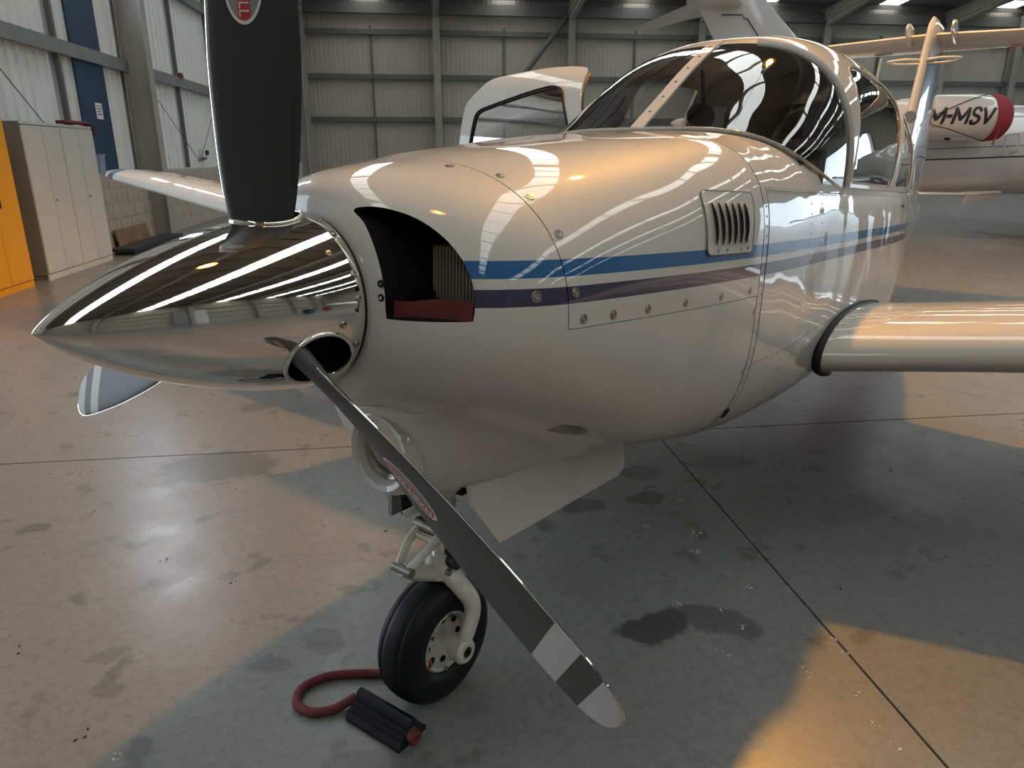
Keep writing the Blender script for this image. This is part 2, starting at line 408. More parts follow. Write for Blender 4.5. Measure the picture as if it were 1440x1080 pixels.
# --- back wall
wb = box('wall_back', ((X0 + X1) / 2, Y1 + .25, 4.2), (X1 - X0 + .6, .2, 8.6), 'clad_back'); tag(wb, kind='structure')
cm = clad_mesh(1.0, 7.2, .2, .03, .014); x = X0
while x < X1 - .01:
    o = link('cladding_panel', cm, 'clad_back', wb); o.rotation_euler.z = R(180); o.location = (x + 1.0, Y1 + .12, 1.0); x += 1.0
box('dado', ((X0 + X1) / 2, Y1 + .02, .5), (X1 - X0, .2, 1.0), 'block', wb)
for zz in (2.95, 4.69, 6.46):
    box('rail', ((X0 + X1) / 2, Y1 - .02, zz), (X1 - X0, .16, .20), 'rail_dark', wb)
box('eaves_beam', ((X0 + X1) / 2, Y1 - .15, 7.35), (X1 - X0, .3, .42), 'rail_dark', wb)
ib = ibeam_mesh(7.6, .45, .30); cx = [-4.9, .75, 6.63, 12.5, 18.4, 24.3, 28.0]
for xx in cx:
    o = link('column', ib, 'steel_col', wb); o.location = (xx, Y1 + .0, 0); o.rotation_euler.z = R(-90)
for xx in (-2.05, 3.7, 9.6, 15.4, 21.3): box('sag_post', (xx, Y1 + .02, 4.0), (.10, .08, 5.4), 'rail_dark', wb)
tube('diagonal_brace', [(6.4, Y1 - .25, 7.1), (2.75, Y1 - .25, 2.6)], .11, 'rail_dark', wb, 4)
tube('diagonal_brace', [(12.7, Y1 - .25, 2.9), (16.4, Y1 - .25, 7.1)], .11, 'rail_dark', wb, 4)
# --- wall behind the photographer: sliding doors of pale sheet with rails
wf = box('wall_front', ((X0 + X1) / 2, Y0 - .2, 4.2), (X1 - X0 + .6, .2, 8.8), 'clad_back'); tag(wf, kind='structure')
cm = clad_mesh(1.0, 7.4, .2, .035, .03); x = X0
while x < X1 - .01:
    o = link('cladding_panel', cm, 'clad_back', wf); o.location = (x, Y0 - .09, .3); x += 1.0
for zz in (1.9, 3.7, 5.5): box('rail', ((X0 + X1) / 2, Y0 + .06, zz), (X1 - X0, .14, .16), 'steel_rail', wf)
box('door_leaf', (7.3, Y0 + .2, 2.6), (1.0, .1, 5.2), 'jet_white', wf); box('door_leaf', (6.1, Y0 + .25, 2.6), (1.3, .1, 5.2), 'steel_rail', wf)
for xx in cx:
    o = link('column', ib, 'steel_col', wf); o.location = (xx, Y0 - .05, 0); o.rotation_euler.z = R(90)
# --- right wall with the open hangar door
wr = empty('wall_right', (X1, 12, 0)); tag(wr, kind='structure')
def wr_part(name, y0, y1, z0, z1, m='clad_back', dx=.15, th=.2):
    return box(name, (dx, (y0 + y1) / 2 - 12, (z0 + z1) / 2), (th, y1 - y0, z1 - z0), m, wr)
DY0, DY1, DZ = 13.0, 25.0, 5.2
wr_part('wall_panel', Y0, DY0, 0, 9.9); wr_part('wall_panel', DY1, Y1, 0, 9.9); wr_part('wall_panel', DY0, DY1, DZ, 9.9)
for yy in (DY0, DY1): wr_part('door_post', yy - .15, yy + .15, 0, DZ, 'steel_col', 0, .4)
wr_part('door_header', DY0 - .3, DY1 + .3, DZ - .15, DZ + .2, 'steel_col', 0, .4)
ap = box('ground_outside', (X1 + 22, 12, -.06), (43, 90, .1), 'apron'); tag(ap, kind='structure')
# --- roof
ce = empty('ceiling', ((X0 + X1) / 2, 12, EAVE)); tag(ce, kind='structure')
def sloped(name, xa, xb, ya, yb, dz, th, m):
    cx_, cy_ = (X0 + X1) / 2, 12
    V = []
    for t in (0, th):
        for (x_, y_) in ((xa, ya), (xb, ya), (xb, yb), (xa, yb)): V.append((x_ - cx_, y_ - cy_, roof_z(y_) + dz + t - EAVE))
    return link(name, from_data(V, [(0, 1, 2, 3), (7, 6, 5, 4), (0, 1, 5, 4), (1, 2, 6, 5), (2, 3, 7, 6), (3, 0, 4, 7)]), m, ce)
sky_x = [-2.1, 3.7, 9.6, 15.45, 21.35, 27.2]
edges = [X0 - .3] + [e for s in sky_x for e in (s - .5, s + .5)] + [X1 + .3]
for i in range(0, len(edges), 2):
    for ya, yb in ((Y0 - .3, YR), (YR, Y1 + .3)): sloped('roof_sheet', edges[i], edges[i + 1], ya, yb, .25, .05, 'roof_clad')
for s in sky_x:
    for ya, yb in ((Y0 - .3, YR - .6), (YR + .6, Y1 + .3)): sloped('rooflight', s - .5, s + .5, ya, yb, .27, .02, 'skylight')
    sloped('roof_sheet', s - .5, s + .5, YR - .6, YR, .25, .05, 'roof_clad'); sloped('roof_sheet', s - .5, s + .5, YR, YR + .6, .25, .05, 'roof_clad')
y = Y0 + .8
while y < Y1:
    box('purlin', (0, y - 12, roof_z(y) + .13 - EAVE), (X1 - X0, .07, .20), 'purlin', ce); y += 1.72
for xx in [-4.9, .75, 6.63, 12.5, 18.4, 24.3, 30.2]:
    for ya, yb in ((Y0, YR), (YR, Y1)):
        sloped('rafter', xx - .15, xx + .15, ya, yb, -.47, .45, 'steel_col')
    V = [(xx + sx_ - (X0 + X1) / 2, yy - 12, zz - EAVE) for sx_ in (-.1, .1) for (yy, zz) in ((Y1 - .4, 7.0), (Y1 - .4, 7.5), (Y1 - 4.0, roof_z(Y1 - 4) - .45), (Y1 - 4.0, roof_z(Y1 - 4) - .5))]
    link('haunch', from_data(V, [(0, 1, 2, 3), (7, 6, 5, 4), (0, 1, 5, 4), (1, 2, 6, 5), (2, 3, 7, 6), (3, 0, 4, 7)]), 'steel_col', ce)
# --- high bay sodium lamps
def lamp(x_, y_, h, watt, label, spot=None):
    t = empty('high_bay_lamp', (x_, y_, h)); tag(t, label, 'lamp', 'sodium lamps under the roof')
    mt = Matrix.Rotation(R(-90), 4, 'Y')
    lathe('reflector', [(.34, .09), (.30, .12), (.12, .24), (0, .27), (.003, .262), (.12, .232), (.29, .11), (.33, .08)], mt, 'dull_steel', t, 32, False)
    lathe('housing', [(.34, .0), (.34, .10), (.52, .10), (.55, .06), (.55, 0)], mt, 'dull_steel', t, 24)
    lathe('bulb', [(.12, 0), (.125, .03), (.18, .05), (.30, .03), (.34, .03)], mt, 'lamp_glow', t, 16, False)
    tube('hanger', [(0, 0, .55), (0, 0, roof_z(y_) + .05 - h)], .012, 'rail_dark', t, 6)
    ld = bpy.data.lights.new('lamp', 'SPOT'); ld.energy = watt; ld.color = (1, .44, .05); ld.shadow_soft_size = .11; ld.spot_size = R(122); ld.spot_blend = .35
    lo = bpy.data.objects.new('lamp_light', ld); COL.objects.link(lo); lo.parent = t; lo.location = (0, 0, .05)
lamp(3.42, 5.99, 7.0, LAMP_A, 'hanging sodium lamp over the tail of the aircraft')
lamp(.6, .8, 7.2, LAMP_B, 'hanging sodium lamp in front of the aircraft nose')

# ------------------------------------------------------------------ things along the left wall
def cabinet(y0, y1, label, body, face, handle, h=1.82, group=None):
    t = empty('steel_cabinet', (-4.77, (y0 + y1) / 2, 0)); tag(t, label, 'cabinet', group); wd = y1 - y0 - .006
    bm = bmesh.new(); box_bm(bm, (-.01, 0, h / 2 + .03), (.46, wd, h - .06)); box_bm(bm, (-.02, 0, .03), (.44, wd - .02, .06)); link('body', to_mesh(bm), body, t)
    box('kick_plate', (.225, 0, .035), (.02, wd, .07), face, t); box('top_rail', (.225, 0, h - .015), (.022, wd, .03), face, t)
    for s in (-1, 1):
        d = box('door', (.232, s * wd / 4, h / 2 + .02), (.02, wd / 2 - .008, h - .12), face, t, .003)
        if handle == 'lock':
            if s > 0: lathe('lock', [(0, .014), (.012, .014), (.014, .009), (.014, 0)], Matrix.Translation((.242, s * wd / 4 - wd * .19, .92)), 'dull_steel', d, 12)
        elif s > 0:
            bm = bmesh.new(); box_bm(bm, (.250, .05, .98), (.02, .07, .16), bevel=.008); box_bm(bm, (.264, .05, .98), (.014, .025, .11), bevel=.005); link('handle', to_mesh(bm), 'black_plastic', d, 40)
    return t
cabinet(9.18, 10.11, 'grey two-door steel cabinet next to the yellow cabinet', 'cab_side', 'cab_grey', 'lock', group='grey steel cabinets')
cabinet(10.11, 11.04, 'grey two-door steel cabinet under the burgundy cloth, nearer the block wall', 'cab_grey', 'cab_grey', 'lock', group='grey steel cabinets')
cabinet(7.90, 8.83, 'bright yellow two-door steel cabinet with black handle', 'cab_yellow', 'cab_yellow', 'big', 1.84)
# folded cloth lying along the top of the far cabinet and drooping over its end
pts = [(-4.57, 10.25, 1.85), (-4.57, 10.6, 1.855), (-4.58, 10.95, 1.86), (-4.60, 11.04, 1.852), (-4.60, 11.12, 1.82), (-4.60, 11.15, 1.72)]
bm = bmesh.new(); rings = []
for i, p in enumerate(spline(pts, 5)):
    wv = .06 + .012 * math.sin(i * 1.3); rings.append([Vector(p) + Vector((wv * 1.0 * math.cos(t_), 0.0, .024 * math.sin(t_) + (.006 * math.sin(3 * t_ + i)))) for t_ in np.linspace(0, 2 * math.pi, 14, endpoint=False)])
loft_bm(bm, rings); tag(link('folded_cloth', to_mesh(bm), 'cloth_red', None, 60), 'burgundy folded cloth lying on top of the grey cabinet', 'cloth')
t = empty('plastic_bin', (-5.005, 12.22, 1.182)); tag(t, 'pale blue plastic bin standing on the block wall ledge', 'bin')
bm = bmesh.new(); loft_bm(bm, [[(sx_ * a_, sy_ * b_, zz) for sx_, sy_ in ((-1, -1), (1, -1), (1, 1), (-1, 1))] for a_, b_, zz in ((.06, .085, 0), (.075, .105, .27), (.068, .098, .27), (.054, .078, .01))]); link('tub', to_mesh(bm), 'bin_blue', t)
bm = bmesh.new()
for sx_, sy_, cx_, cy_ in ((.012, .24, .08, 0), (.012, .24, -.08, 0), (.172, .012, 0, .114), (.172, .012, 0, -.114)): box_bm(bm, (cx_, cy_, .27), (sx_, sy_, .02))
link('rim', to_mesh(bm), 'bin_blue', t)
t = empty('notice_sheet', (X0 + .053, 12.69, 2.0)); tag(t, 'white printed notice on the tall blue panel', 'notice')
box('sheet', (.001, 0, .11), (.003, .24, .24), 'paper', t)
for i, (wd, m_) in enumerate(((.16, 'ink_red'), (.18, 'ink'), (.14, 'ink'), (.17, 'ink'))): box('text_line', (.003, 0, .185 - i * .04), (.001, wd, .014), m_, t)
t = empty('wall_sensor', (X0 + .02, 18.0, 1.40)); tag(t, 'small white box with a round black lens on the left wall', 'camera')
box('housing', (.05, 0, .1), (.10, .30, .2), 'paper', t, .01); lathe('lens', [(0, .055), (.05, .055), (.06, .045), (.05, .03), (.05, 0)], Matrix.Translation((.10, 0, .1)), 'black_plastic', t, 20)
box('bracket', (.02, 0, -.03), (.04, .5, .05), 'dull_steel', t)
t = empty('alarm_sounder', (X0 + .12, 16.85, 3.0)); tag(t, 'small red sounder on the steel rail', 'alarm')
lathe('dome', [(0, 0), (0, .06), (.04, .06), (.08, .045), (.09, 0)], Matrix.Rotation(R(-90), 4, 'Y'), 'guard_red', t, 16); box('base', (0, 0, -.004), (.12, .12, .012), 'guard_red', t)
t = empty('plywood_board', (-4.80, 12.75, 0)); tag(t, 'brown plywood board leaning on the block wall', 'board')
box('sheet', (-.055, 0, .17), (.02, 1.35, .30), 'plywood', t, .002, Matrix.Rotation(R(-12), 3, 'Y')); box('edge_batten', (-.02, 0, .035), (.03, 1.35, .04), 'plywood', t)
t = empty('floor_plinth', (-4.55, 12.6, 0)); tag(t, 'low dark plinth on the floor beyond the cabinets', 'plinth')
box('deck', (0, 0, .075), (.34, 2.3, .05), 'plinth', t, .004); box('skirt', (0, 0, .025), (.28, 2.2, .05), 'plinth', t)
# things behind the photographer that the polished spinner mirrors
t = empty('tool_trolley', (12.2, -3.4, 0)); tag(t, 'red tool trolley behind the photographer', 'trolley')
box('body', (0, 0, .55), (.7, .45, .75), 'guard_red', t, .01)
for i in range(4): d = box('drawer', (0, .23, .30 + i * .17), (.64, .02, .15), 'guard_red', t, .004); box('handle', (0, .25, .35 + i * .17), (.5, .015, .02), 'dull_steel', d)
for sx_ in (-.28, .28):
    for sy_ in (-.17, .17): lathe('castor', [(-.02, 0), (-.02, .06), (.02, .06), (.02, 0)], Matrix.Translation((sx_, sy_, .06)), 'rubber', t, 14); box('castor_fork', (sx_, sy_, .14), (.05, .04, .08), 'dull_steel', t)
t = empty('storage_bin', (9.4, -3.6, 0)); tag(t, 'blue wheeled storage bin behind the photographer', 'bin')
bm = bmesh.new(); loft_bm(bm, [[(sx_ * a_, sy_ * a_ * .8, zz) for sx_, sy_ in ((-1, -1), (1, -1), (1, 1), (-1, 1))] for a_, zz in ((.26, .0), (.33, .95))]); link('tub', to_mesh(bm), 'door_blue', t); box('lid', (0, 0, .97), (.7, .58, .05), 'door_blue', t, .01)
# ------------------------------------------------------------------ the light aircraft
# aircraft frame: a = aft of the spinner tip, b = towards the pilot's left, c = up from the thrust line
HEAD = R(37.0) + YAW; NOSE_UP = R(3.0); TIP = Vector((-.579, 1.090, 1.2))
Aw = Vector((math.sin(HEAD) * math.cos(NOSE_UP), math.cos(HEAD) * math.cos(NOSE_UP), -math.sin(NOSE_UP)))
Bw = Vector((math.cos(HEAD), -math.sin(HEAD), 0)); Cw = Bw.cross(Aw)
ac_root = empty('light_aircraft'); tag(ac_root, 'cream-white low-wing propeller aircraft with polished spinner and blue stripes', 'aircraft')
mw = Matrix((Aw, -Bw, Cw)).transposed().to_4x4(); mw.translation = TIP + Aw * ORG[0] + Cw * ORG[2]
ac_root.matrix_world = mw
def P(a, b, c): return Vector((a - ORG[0], -b, c - ORG[2]))
def Mx(a, b, c, rot=None): return Matrix.Translation(P(a, b, c)) @ (rot.to_4x4() if rot is not None else Matrix())
def hermite(xs, ys):
    xs = np.array(xs, float); ys = np.array(ys, float); d = np.diff(ys) / np.diff(xs); m = np.zeros(len(xs))
    m[1:-1] = [0 if d[i] * d[i + 1] <= 0 else 2 * d[i] * d[i + 1] / (d[i] + d[i + 1]) for i in range(len(d) - 1)]; m[0], m[-1] = d[0], d[-1]
    def f(x):
        x = min(max(x, xs[0]), xs[-1]); i = min(int(np.searchsorted(xs, x, 'right')) - 1, len(xs) - 2); h = xs[i + 1] - xs[i]; t = (x - xs[i]) / h
        return float((2 * t ** 3 - 3 * t * t + 1) * ys[i] + (t ** 3 - 2 * t * t + t) * h * m[i] + (-2 * t ** 3 + 3 * t * t) * ys[i + 1] + (t ** 3 - t * t) * h * m[i + 1])
    return f
ST = np.array([  # a, half width, crest, keel, n upper, n lower
    (.500, .200, .198, -.200, 2.0, 2.0), (.506, .222, .212, -.210, 2.0, 2.0), (.520, .252, .224, -.216, 2.05, 2.0), (.545, .288, .238, -.224, 2.1, 2.05), (.580, .328, .250, -.235, 2.15, 2.1),
    (.640, .382, .264, -.256, 2.2, 2.15), (.750, .437, .281, -.295, 2.3, 2.25), (.900, .468, .309, -.350, 2.6, 2.5), (1.10, .500, .335, -.425, 3.0, 2.8),
    (1.30, .526, .362, -.485, 3.5, 3.1), (1.60, .550, .400, -.540, 4.0, 3.3), (1.85, .558, .420, -.565, 4.0, 3.4), (2.30, .562, .430, -.580, 4.0, 3.5), (3.00, .562, .430, -.585, 4.0, 3.5),
    (3.70, .550, .420, -.575, 4.0, 3.4), (4.30, .490, .400, -.520, 3.5, 3.0), (5.00, .380, .370, -.420, 3.0, 2.6), (6.00, .240, .320, -.270, 2.4, 2.3), (7.00, .130, .260, -.130, 2.2, 2.2), (8.00, .035, .200, .020, 2, 2)])
fw, ft, fk, fnu, fnl = (hermite(ST[:, 0], ST[:, i]) for i in range(1, 6)); MC = -.035
fd = hermite([.5, .66, .72, .80, .90, 1.0, 1.1, 1.3, 1.55, 1.8, 8], [0, 0, .185, .205, .195, .165, .130, .080, .03, 0, 0])   # chin duct bulge under the cowl
def resample(b, c, n):
    s = np.concatenate([[0], np.cumsum(np.hypot(np.diff(b), np.diff(c)))]); q = np.linspace(0, s[-1], n)
    return np.interp(q, s, b), np.interp(q, s, c)
TH = np.linspace(0, math.pi / 2, 500) ** 1.0
def arc(a, upper, n):
    """quarter section on +b: from the crest (or keel) out to the level c = MC"""
    w_, e = fw(a), (fnu(a) if upper else fnl(a)); h = (ft(a) - MC) if upper else (fk(a) - MC)
    th = (np.linspace(0, 1, 800) ** 2) * math.pi / 4; th = np.concatenate([th, (math.pi / 2 - th)[::-1]])
    b = w_ * np.sin(th) ** (2 / e); c = MC + h * np.cos(th) ** (2 / e)
    b, c = resample(b, c, n)
    if not upper: c = c - fd(a) * np.exp(-(np.abs(b) / .19) ** 4)
    return b, c
def body_b(a, c):
    e, h = (fnu(a), ft(a) - MC) if c > MC else (fnl(a), fk(a) - MC)
    return fw(a) * max(0.0, 1 - min(1, abs((c - MC) / h)) ** e) ** (1 / e)
def deck_c(a, b): e = fnu(a); return MC + (ft(a) - MC) * max(0.0, 1 - min(1, abs(b) / fw(a)) ** e) ** (1 / e)
def on_body(a, c, side=1):
    p = P(a, side * body_b(a, c), c); d = .004
    ta = P(a + d, side * body_b(a + d, c), c) - p; tc_ = P(a, side * body_b(a, c + d), c + d) - p
    n = ta.cross(tc_).normalized()
    if n.y * (-side) < 0: n = -n
    return p, n
def arange(a0, a1, step): return list(np.linspace(a0, a1, max(2, int(round((a1 - a0) / step)) + 1)))
NU, NL = 40, 40
def half_ring(a, upper, n):   # left (b>0) edge -> crest/keel -> right edge
    b, c = arc(a, upper, n); L = [P(a, x_, y_) for x_, y_ in zip(b[::-1], c[::-1])]; Rr = [P(a, -x_, y_) for x_, y_ in zip(b[1:], c[1:])]
    return L + Rr
# --- spinner
HUB = .385; RS = .172; LS = .490
def spin_r(a):
    t = a / LS; return RS * (1 - (1 - t) ** 1.75) ** .80
prof = [(0, 0)] + [(a_, spin_r(a_)) for a_ in [.0006, .002, .004, .007, .011, .016] + list(np.linspace(.024, LS - .004, 46))] + [(LS, RS - .002), (LS, .12), (LS - .06, .10)]
bm = bmesh.new(); lathe_bm(bm, [(p[0], p[1]) for p in prof], Mx(0, 0, 0), 128)
sp_me = to_mesh(bm)
PH = [R(.5), R(122), R(-113)]
def blade_frame(ph):
    er = Vector((0, -math.sin(ph), math.cos(ph))); et = Vector((0, math.cos(ph), math.sin(ph))); fwd = Vector((-1, 0, 0)); return er, et, fwd
cutters = []
for ph in PH:
    er, et, fwd = blade_frame(ph); bm = bmesh.new(); rings = []
    for rr in (.085, .26):
        rings.append([P(HUB + .012, 0, 0) + er * rr + Vector((1, 0, 0)) * (.066 * math.cos(t_) + .01) + et * (.058 * math.sin(t_)) for t_ in np.linspace(0, 2 * math.pi, 40, endpoint=False)])
    loft_bm(bm, rings); cme = to_mesh(bm); cme.materials.append(M['chrome']); cme.materials.append(M['black_hole'])
    for p in cme.polygons: p.material_index = 1
    cutters.append(cme)
sp_me.materials.append(M['chrome']); sp_me.materials.append(M['black_hole'])
sp_me = cut(sp_me, cutters)
spinner = link('spinner', sp_me, None, ac_root, 25)
for ph in PH:      # rolled lip round each blade opening
    er, et, fwd = blade_frame(ph); pts = []
    for t_ in np.linspace(0, 2 * math.pi, 40, endpoint=False):
        da, dt = .066 * math.cos(t_) + .022, .058 * math.sin(t_); rs = spin_r(min(HUB + da, LS)); pts.append(P(HUB + da, 0, 0) + et * dt + er * (math.sqrt(max(rs * rs - dt * dt, 0)) + .001))
    tube('opening_lip', pts, .0045, 'chrome', spinner, 8, True)
bm = bmesh.new(); lathe_bm(bm, [(0, .0), (0, .0052), (.0012, .0062), (.0026, .0050), (.0030, .003), (.0016, .0018), (.0016, 0)], Matrix(), 14); screw_me = to_mesh(bm)
bm = bmesh.new(); lathe_bm(bm, [(-.002, 0), (.0006, .0105), (.0012, .0100), (.0012, .0075), (.0004, .0068), (.0016, .0058), (.0018, .003), (.0008, .0016), (.0008, 0)], Matrix(), 20); cupscrew_me = to_mesh(bm)
def screw(p, n, parent, me=None, s=1.0, m='dull_steel'):
    o = link('screw', me or cupscrew_me, m, parent, 35); q = Vector((1, 0, 0)).rotation_difference(n); o.matrix_local = Matrix.Translation(p) @ q.to_matrix().to_4x4() @ Matrix.Scale(s, 4); return o
for i in range(24):
    ph = R(15 * i + 7); er, et, fwd = blade_frame(ph)
    if min(abs((ph - q + math.pi) % (2 * math.pi) - math.pi) for q in PH) < R(26) and True:
        pass
    screw(P(LS - .014 if i % 3 else LS - .05, 0, 0) + er * (spin_r(LS - .014 if i % 3 else LS - .05) - .0006), er, spinner, screw_me, 1.15)
lathe('backing_plate', [(LS + .001, 0), (LS + .001, .166), (LS + .010, .166), (LS + .010, 0)], Mx(0, 0, 0), 'dark_gap', ac_root, 64)
# --- propeller blades
ch = hermite([.09, .14, .20, .30, .45, .60, .75, .86, .91, .935, .946, .950], [.080, .105, .128, .150, .168, .164, .148, .128, .106, .076, .044, .012])
be = hermite([.09, .20, .30, .50, .75, .95], [R(46), R(42), R(37), R(28), R(20.5), R(16)])
thk = hermite([.09, .14, .20, .30, .50, .75, .95], [.80, .50, .30, .18, .11, .08, .06])
def foil(t, n=14):
    xs = .5 * (1 - np.cos(np.linspace(0, math.pi, n + 1))); yt = 5 * t * (.2969 * np.sqrt(xs) - .126 * xs - .3516 * xs ** 2 + .2843 * xs ** 3 - .1036 * xs ** 4)
    return [(x_, y_) for x_, y_ in zip(xs[::-1], yt[::-1])] + [(x_, -y_ * .55) for x_, y_ in zip(xs[1:-1], yt[1:-1])]
RB = [.09, .115, .14, .17, .20, .24, .28, .33, .38, .43, .48, .53, .58, .63, .68, .72, .755, .790, .7901, .82, .845, .8451, .87, .892, .8921, .91, .925, .935, .942, .947, .950]
for bi, ph in enumerate(PH):
    er, et, fwd = blade_frame(ph); rings = []
    for rr in RB:
        b_ = be(rr); cd = ch(rr); le = et * math.cos(b_) + fwd * math.sin(b_); nn = fwd * math.cos(b_) - et * math.sin(b_)
        rings.append([P(HUB, 0, 0) + er * rr + le * cd * (.42 - x_) + nn * cd * y_ for x_, y_ in foil(thk(rr))])
    bm = bmesh.new(); vr = loft_bm(bm, rings); bm.faces.ensure_lookup_table()
    me = to_mesh(bm)
    for mm in ('prop_black' if bi == 0 else 'prop_grey', 'prop_white'): me.materials.append(M[mm])
    c0 = P(HUB, 0, 0)
    for p in me.polygons:
        rr = (Vector(p.center) - c0).dot(er)
        if .790 < rr < .845 or rr > .892: p.material_index = 1
    bl_ = link('propeller_blade', me, None, ac_root, 40)
    lep = []
    for rr in RB[4:]:
        b_ = be(rr); cd = ch(rr); lep.append(P(HUB, 0, 0) + er * rr + (et * math.cos(b_) + fwd * math.sin(b_)) * (cd * .42 + .0002))
    tube('leading_edge', lep, .0016, 'chrome', bl_, 6)
    # maker's oval on the front face
    rc = .552 if bi == 0 else .47
    b_ = be(rc); le = et * math.cos(b_) + fwd * math.sin(b_); nn = fwd * math.cos(b_) - et * math.sin(b_)
    def face_pt(u, v, off):   # u along chord towards LE, v along radius
        rr = rc + v; bb = be(rr); cd = ch(rr); l2 = et * math.cos(bb) + fwd * math.sin(bb); n2 = fwd * math.cos(bb) - et * math.sin(bb)
        x_ = min(max(.42 - u / cd, .001), .999); t_ = thk(rr); yt = 5 * t_ * (.2969 * math.sqrt(x_) - .126 * x_ - .3516 * x_ ** 2 + .2843 * x_ ** 3 - .1036 * x_ ** 4)
        return P(HUB, 0, 0) + er * rr + l2 * u + n2 * (cd * yt + off)
    def oval(name, ru, rv, off, m, parent, u0=-1, u1=1):
        bm = bmesh.new(); rings = []
        for s_ in np.linspace(0.001, 1, 5): rings.append([bm.verts.new(face_pt(max(min(ru * s_ * math.cos(t_), u1), u0) - .004, rv * s_ * math.sin(t_), off)) for t_ in np.linspace(0, 2 * math.pi, 40, endpoint=False)])
        for A_, B_ in zip(rings, rings[1:]):
            for j in range(40):
                try: bm.faces.new((A_[j], A_[(j + 1) % 40], B_[(j + 1) % 40], B_[j]))
                except ValueError: pass
        return link(name, to_mesh(bm), m, parent, 60)
    d = oval('maker_decal', .036, .072, .0006, 'decal_white', bl_); oval('decal_field', .032, .066, .0009, 'decal_grey', bl_); oval('decal_band', .032, .066, .0012, 'decal_red', bl_, -.012, .010)
    tme = text_mesh('HARTZELL', .0255, .0001)
    for v in tme.vertices: v.co = face_pt(-v.co.y - .004, -v.co.x, .0016 + v.co.z)
    link('decal_lettering', tme, 'decal_white', bl_)

# --- lower cowl with the nose bowl, inlets cut through it
AS = [.500, .503, .506, .510, .515, .520, .530, .540, .552, .566, .582, .60, .62, .64, .66, .68, .70, .72, .735, .75, .768]
AS2 = [.7685] + arange(.785, 1.563, .026)
def full_ring(a, flat):
    lo = half_ring(a, False, NL)
    if flat:
        w_ = fw(a); up = [P(a, -w_ + 2 * w_ * i / (2 * NU - 2), MC - .0015) for i in range(2 * NU - 1)]; lo[0] = P(a, w_, MC - .0015); lo[-1] = P(a, -w_, MC - .0015)
    else: up = half_ring(a, True, NU)[::-1]
    return lo + up[1:-1]
bm = bmesh.new(); loft_bm(bm, [full_ring(a, False) for a in AS] + [full_ring(a, True) for a in AS2]); lc = to_mesh(bm)
lc.materials.append(M['aircraft_paint']); lc.materials.append(M['black_hole'])
INLET = [(.122, .180), (.150, .158), (.176, .122), (.196, .080), (.208, .035), (.212, -.006), (.225, -.012), (.330, -.012), (.344, -.004), (.341, .040), (.327, .078), (.303, .113), (.268, .145), (.225, .170), (.180, .184), (.145, .187)]
cts = []
for side in (1, -1):
    q = spline([Vector((b_, c_, 0)) for b_, c_ in INLET], 4, True); bm = bmesh.new()
    loft_bm(bm, [[P(aa, side * (v.x * sc + (1 - sc) * .235), v.y * sc + (1 - sc) * .07) for v in q] for aa, sc in ((.44, 1.0), (.60, 1.0), (.74, .98))])
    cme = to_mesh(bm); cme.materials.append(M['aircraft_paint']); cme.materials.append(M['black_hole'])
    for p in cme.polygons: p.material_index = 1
    cts.append(cme)
# oval exhaust opening low on the left side
p0, n0 = on_body(.975, -.325)
bm = bmesh.new(); e1 = Vector((1, 0, -.13)).normalized(); e2 = n0.cross(e1).normalized()
loft_bm(bm, [[p0 + n0 * (hh if hh > 0 else hh - .045 * math.cos(t_)) + e1 * .075 * math.cos(t_) + e2 * .036 * math.sin(t_) for t_ in np.linspace(0, 2 * math.pi, 32, endpoint=False)] for hh in (.05, -.045)])
cme = to_mesh(bm); cme.materials.append(M['aircraft_paint']); cme.materials.append(M['black_hole'])
cts.append(cme)
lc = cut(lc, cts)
bm = bmesh.new(); bm.from_mesh(lc)
bmesh.ops.remove_doubles(bm, verts=bm.verts, dist=.0004)
es = [e for e in bm.edges if len(e.link_faces) == 2 and len({f.material_index for f in e.link_faces}) == 2]
try: bmesh.ops.bevel(bm, geom=es, offset=.006, segments=3, affect='EDGES', clamp_overlap=True, material=0, profile=.6)
except Exception as ex: print('bevel', ex)
bm.to_mesh(lc); bm.free()
lower_cowl = link('lower_cowl', lc, None, ac_root, 38)
# inside the inlets: finned cylinder, red baffle
for side in (1, -1):
    cyl = []
    bm = bmesh.new()
    for i in range(13):
        bb = .208 + .0085 * i
        box_bm(bm, P(.66, side * bb, .066), (.05, .0022, .10))
    f_ = link('cylinder_fins', to_mesh(bm), 'fin_metal', lower_cowl); tag(f_, kind='stuff')
    pts = [P(.520, side * .2125, .010), P(.550, side * .225, .004), P(.585, side * .29, .008), P(.596, side * .340, .012)]
    V = []; n = 12; S = spline(pts, 4)
    for p in S: V += [p + Vector((0, 0, -.030)), p + Vector((.006, 0, .014 + .004 * math.sin(p.y * 40)))]
    link('inlet_baffle', solidify(from_data(V, [(2 * i, 2 * i + 2, 2 * i + 3, 2 * i + 1) for i in range(len(S) - 1)]), .003), 'red_baffle', lower_cowl, 60)
    box('baffle_plate', P(.68, side * .27, .010), (.06, .13, .012), 'gear_grey', lower_cowl)
    for bb in (.25, .295): screw(P(.655, side * bb, .018), Vector((-.6, 0, .8)), lower_cowl, screw_me, .9)
    for cc in (.026, .052): lathe('bumper_plug', [(-.006, 0), (0, .0075), (.003, .007), (.003, .004), (.0, .003), (0, 0)], Matrix.Translation(P(.5035, side * .2005, cc)) @ Matrix.Rotation(math.pi, 4, 'Y'), 'rubber', lower_cowl, 18)
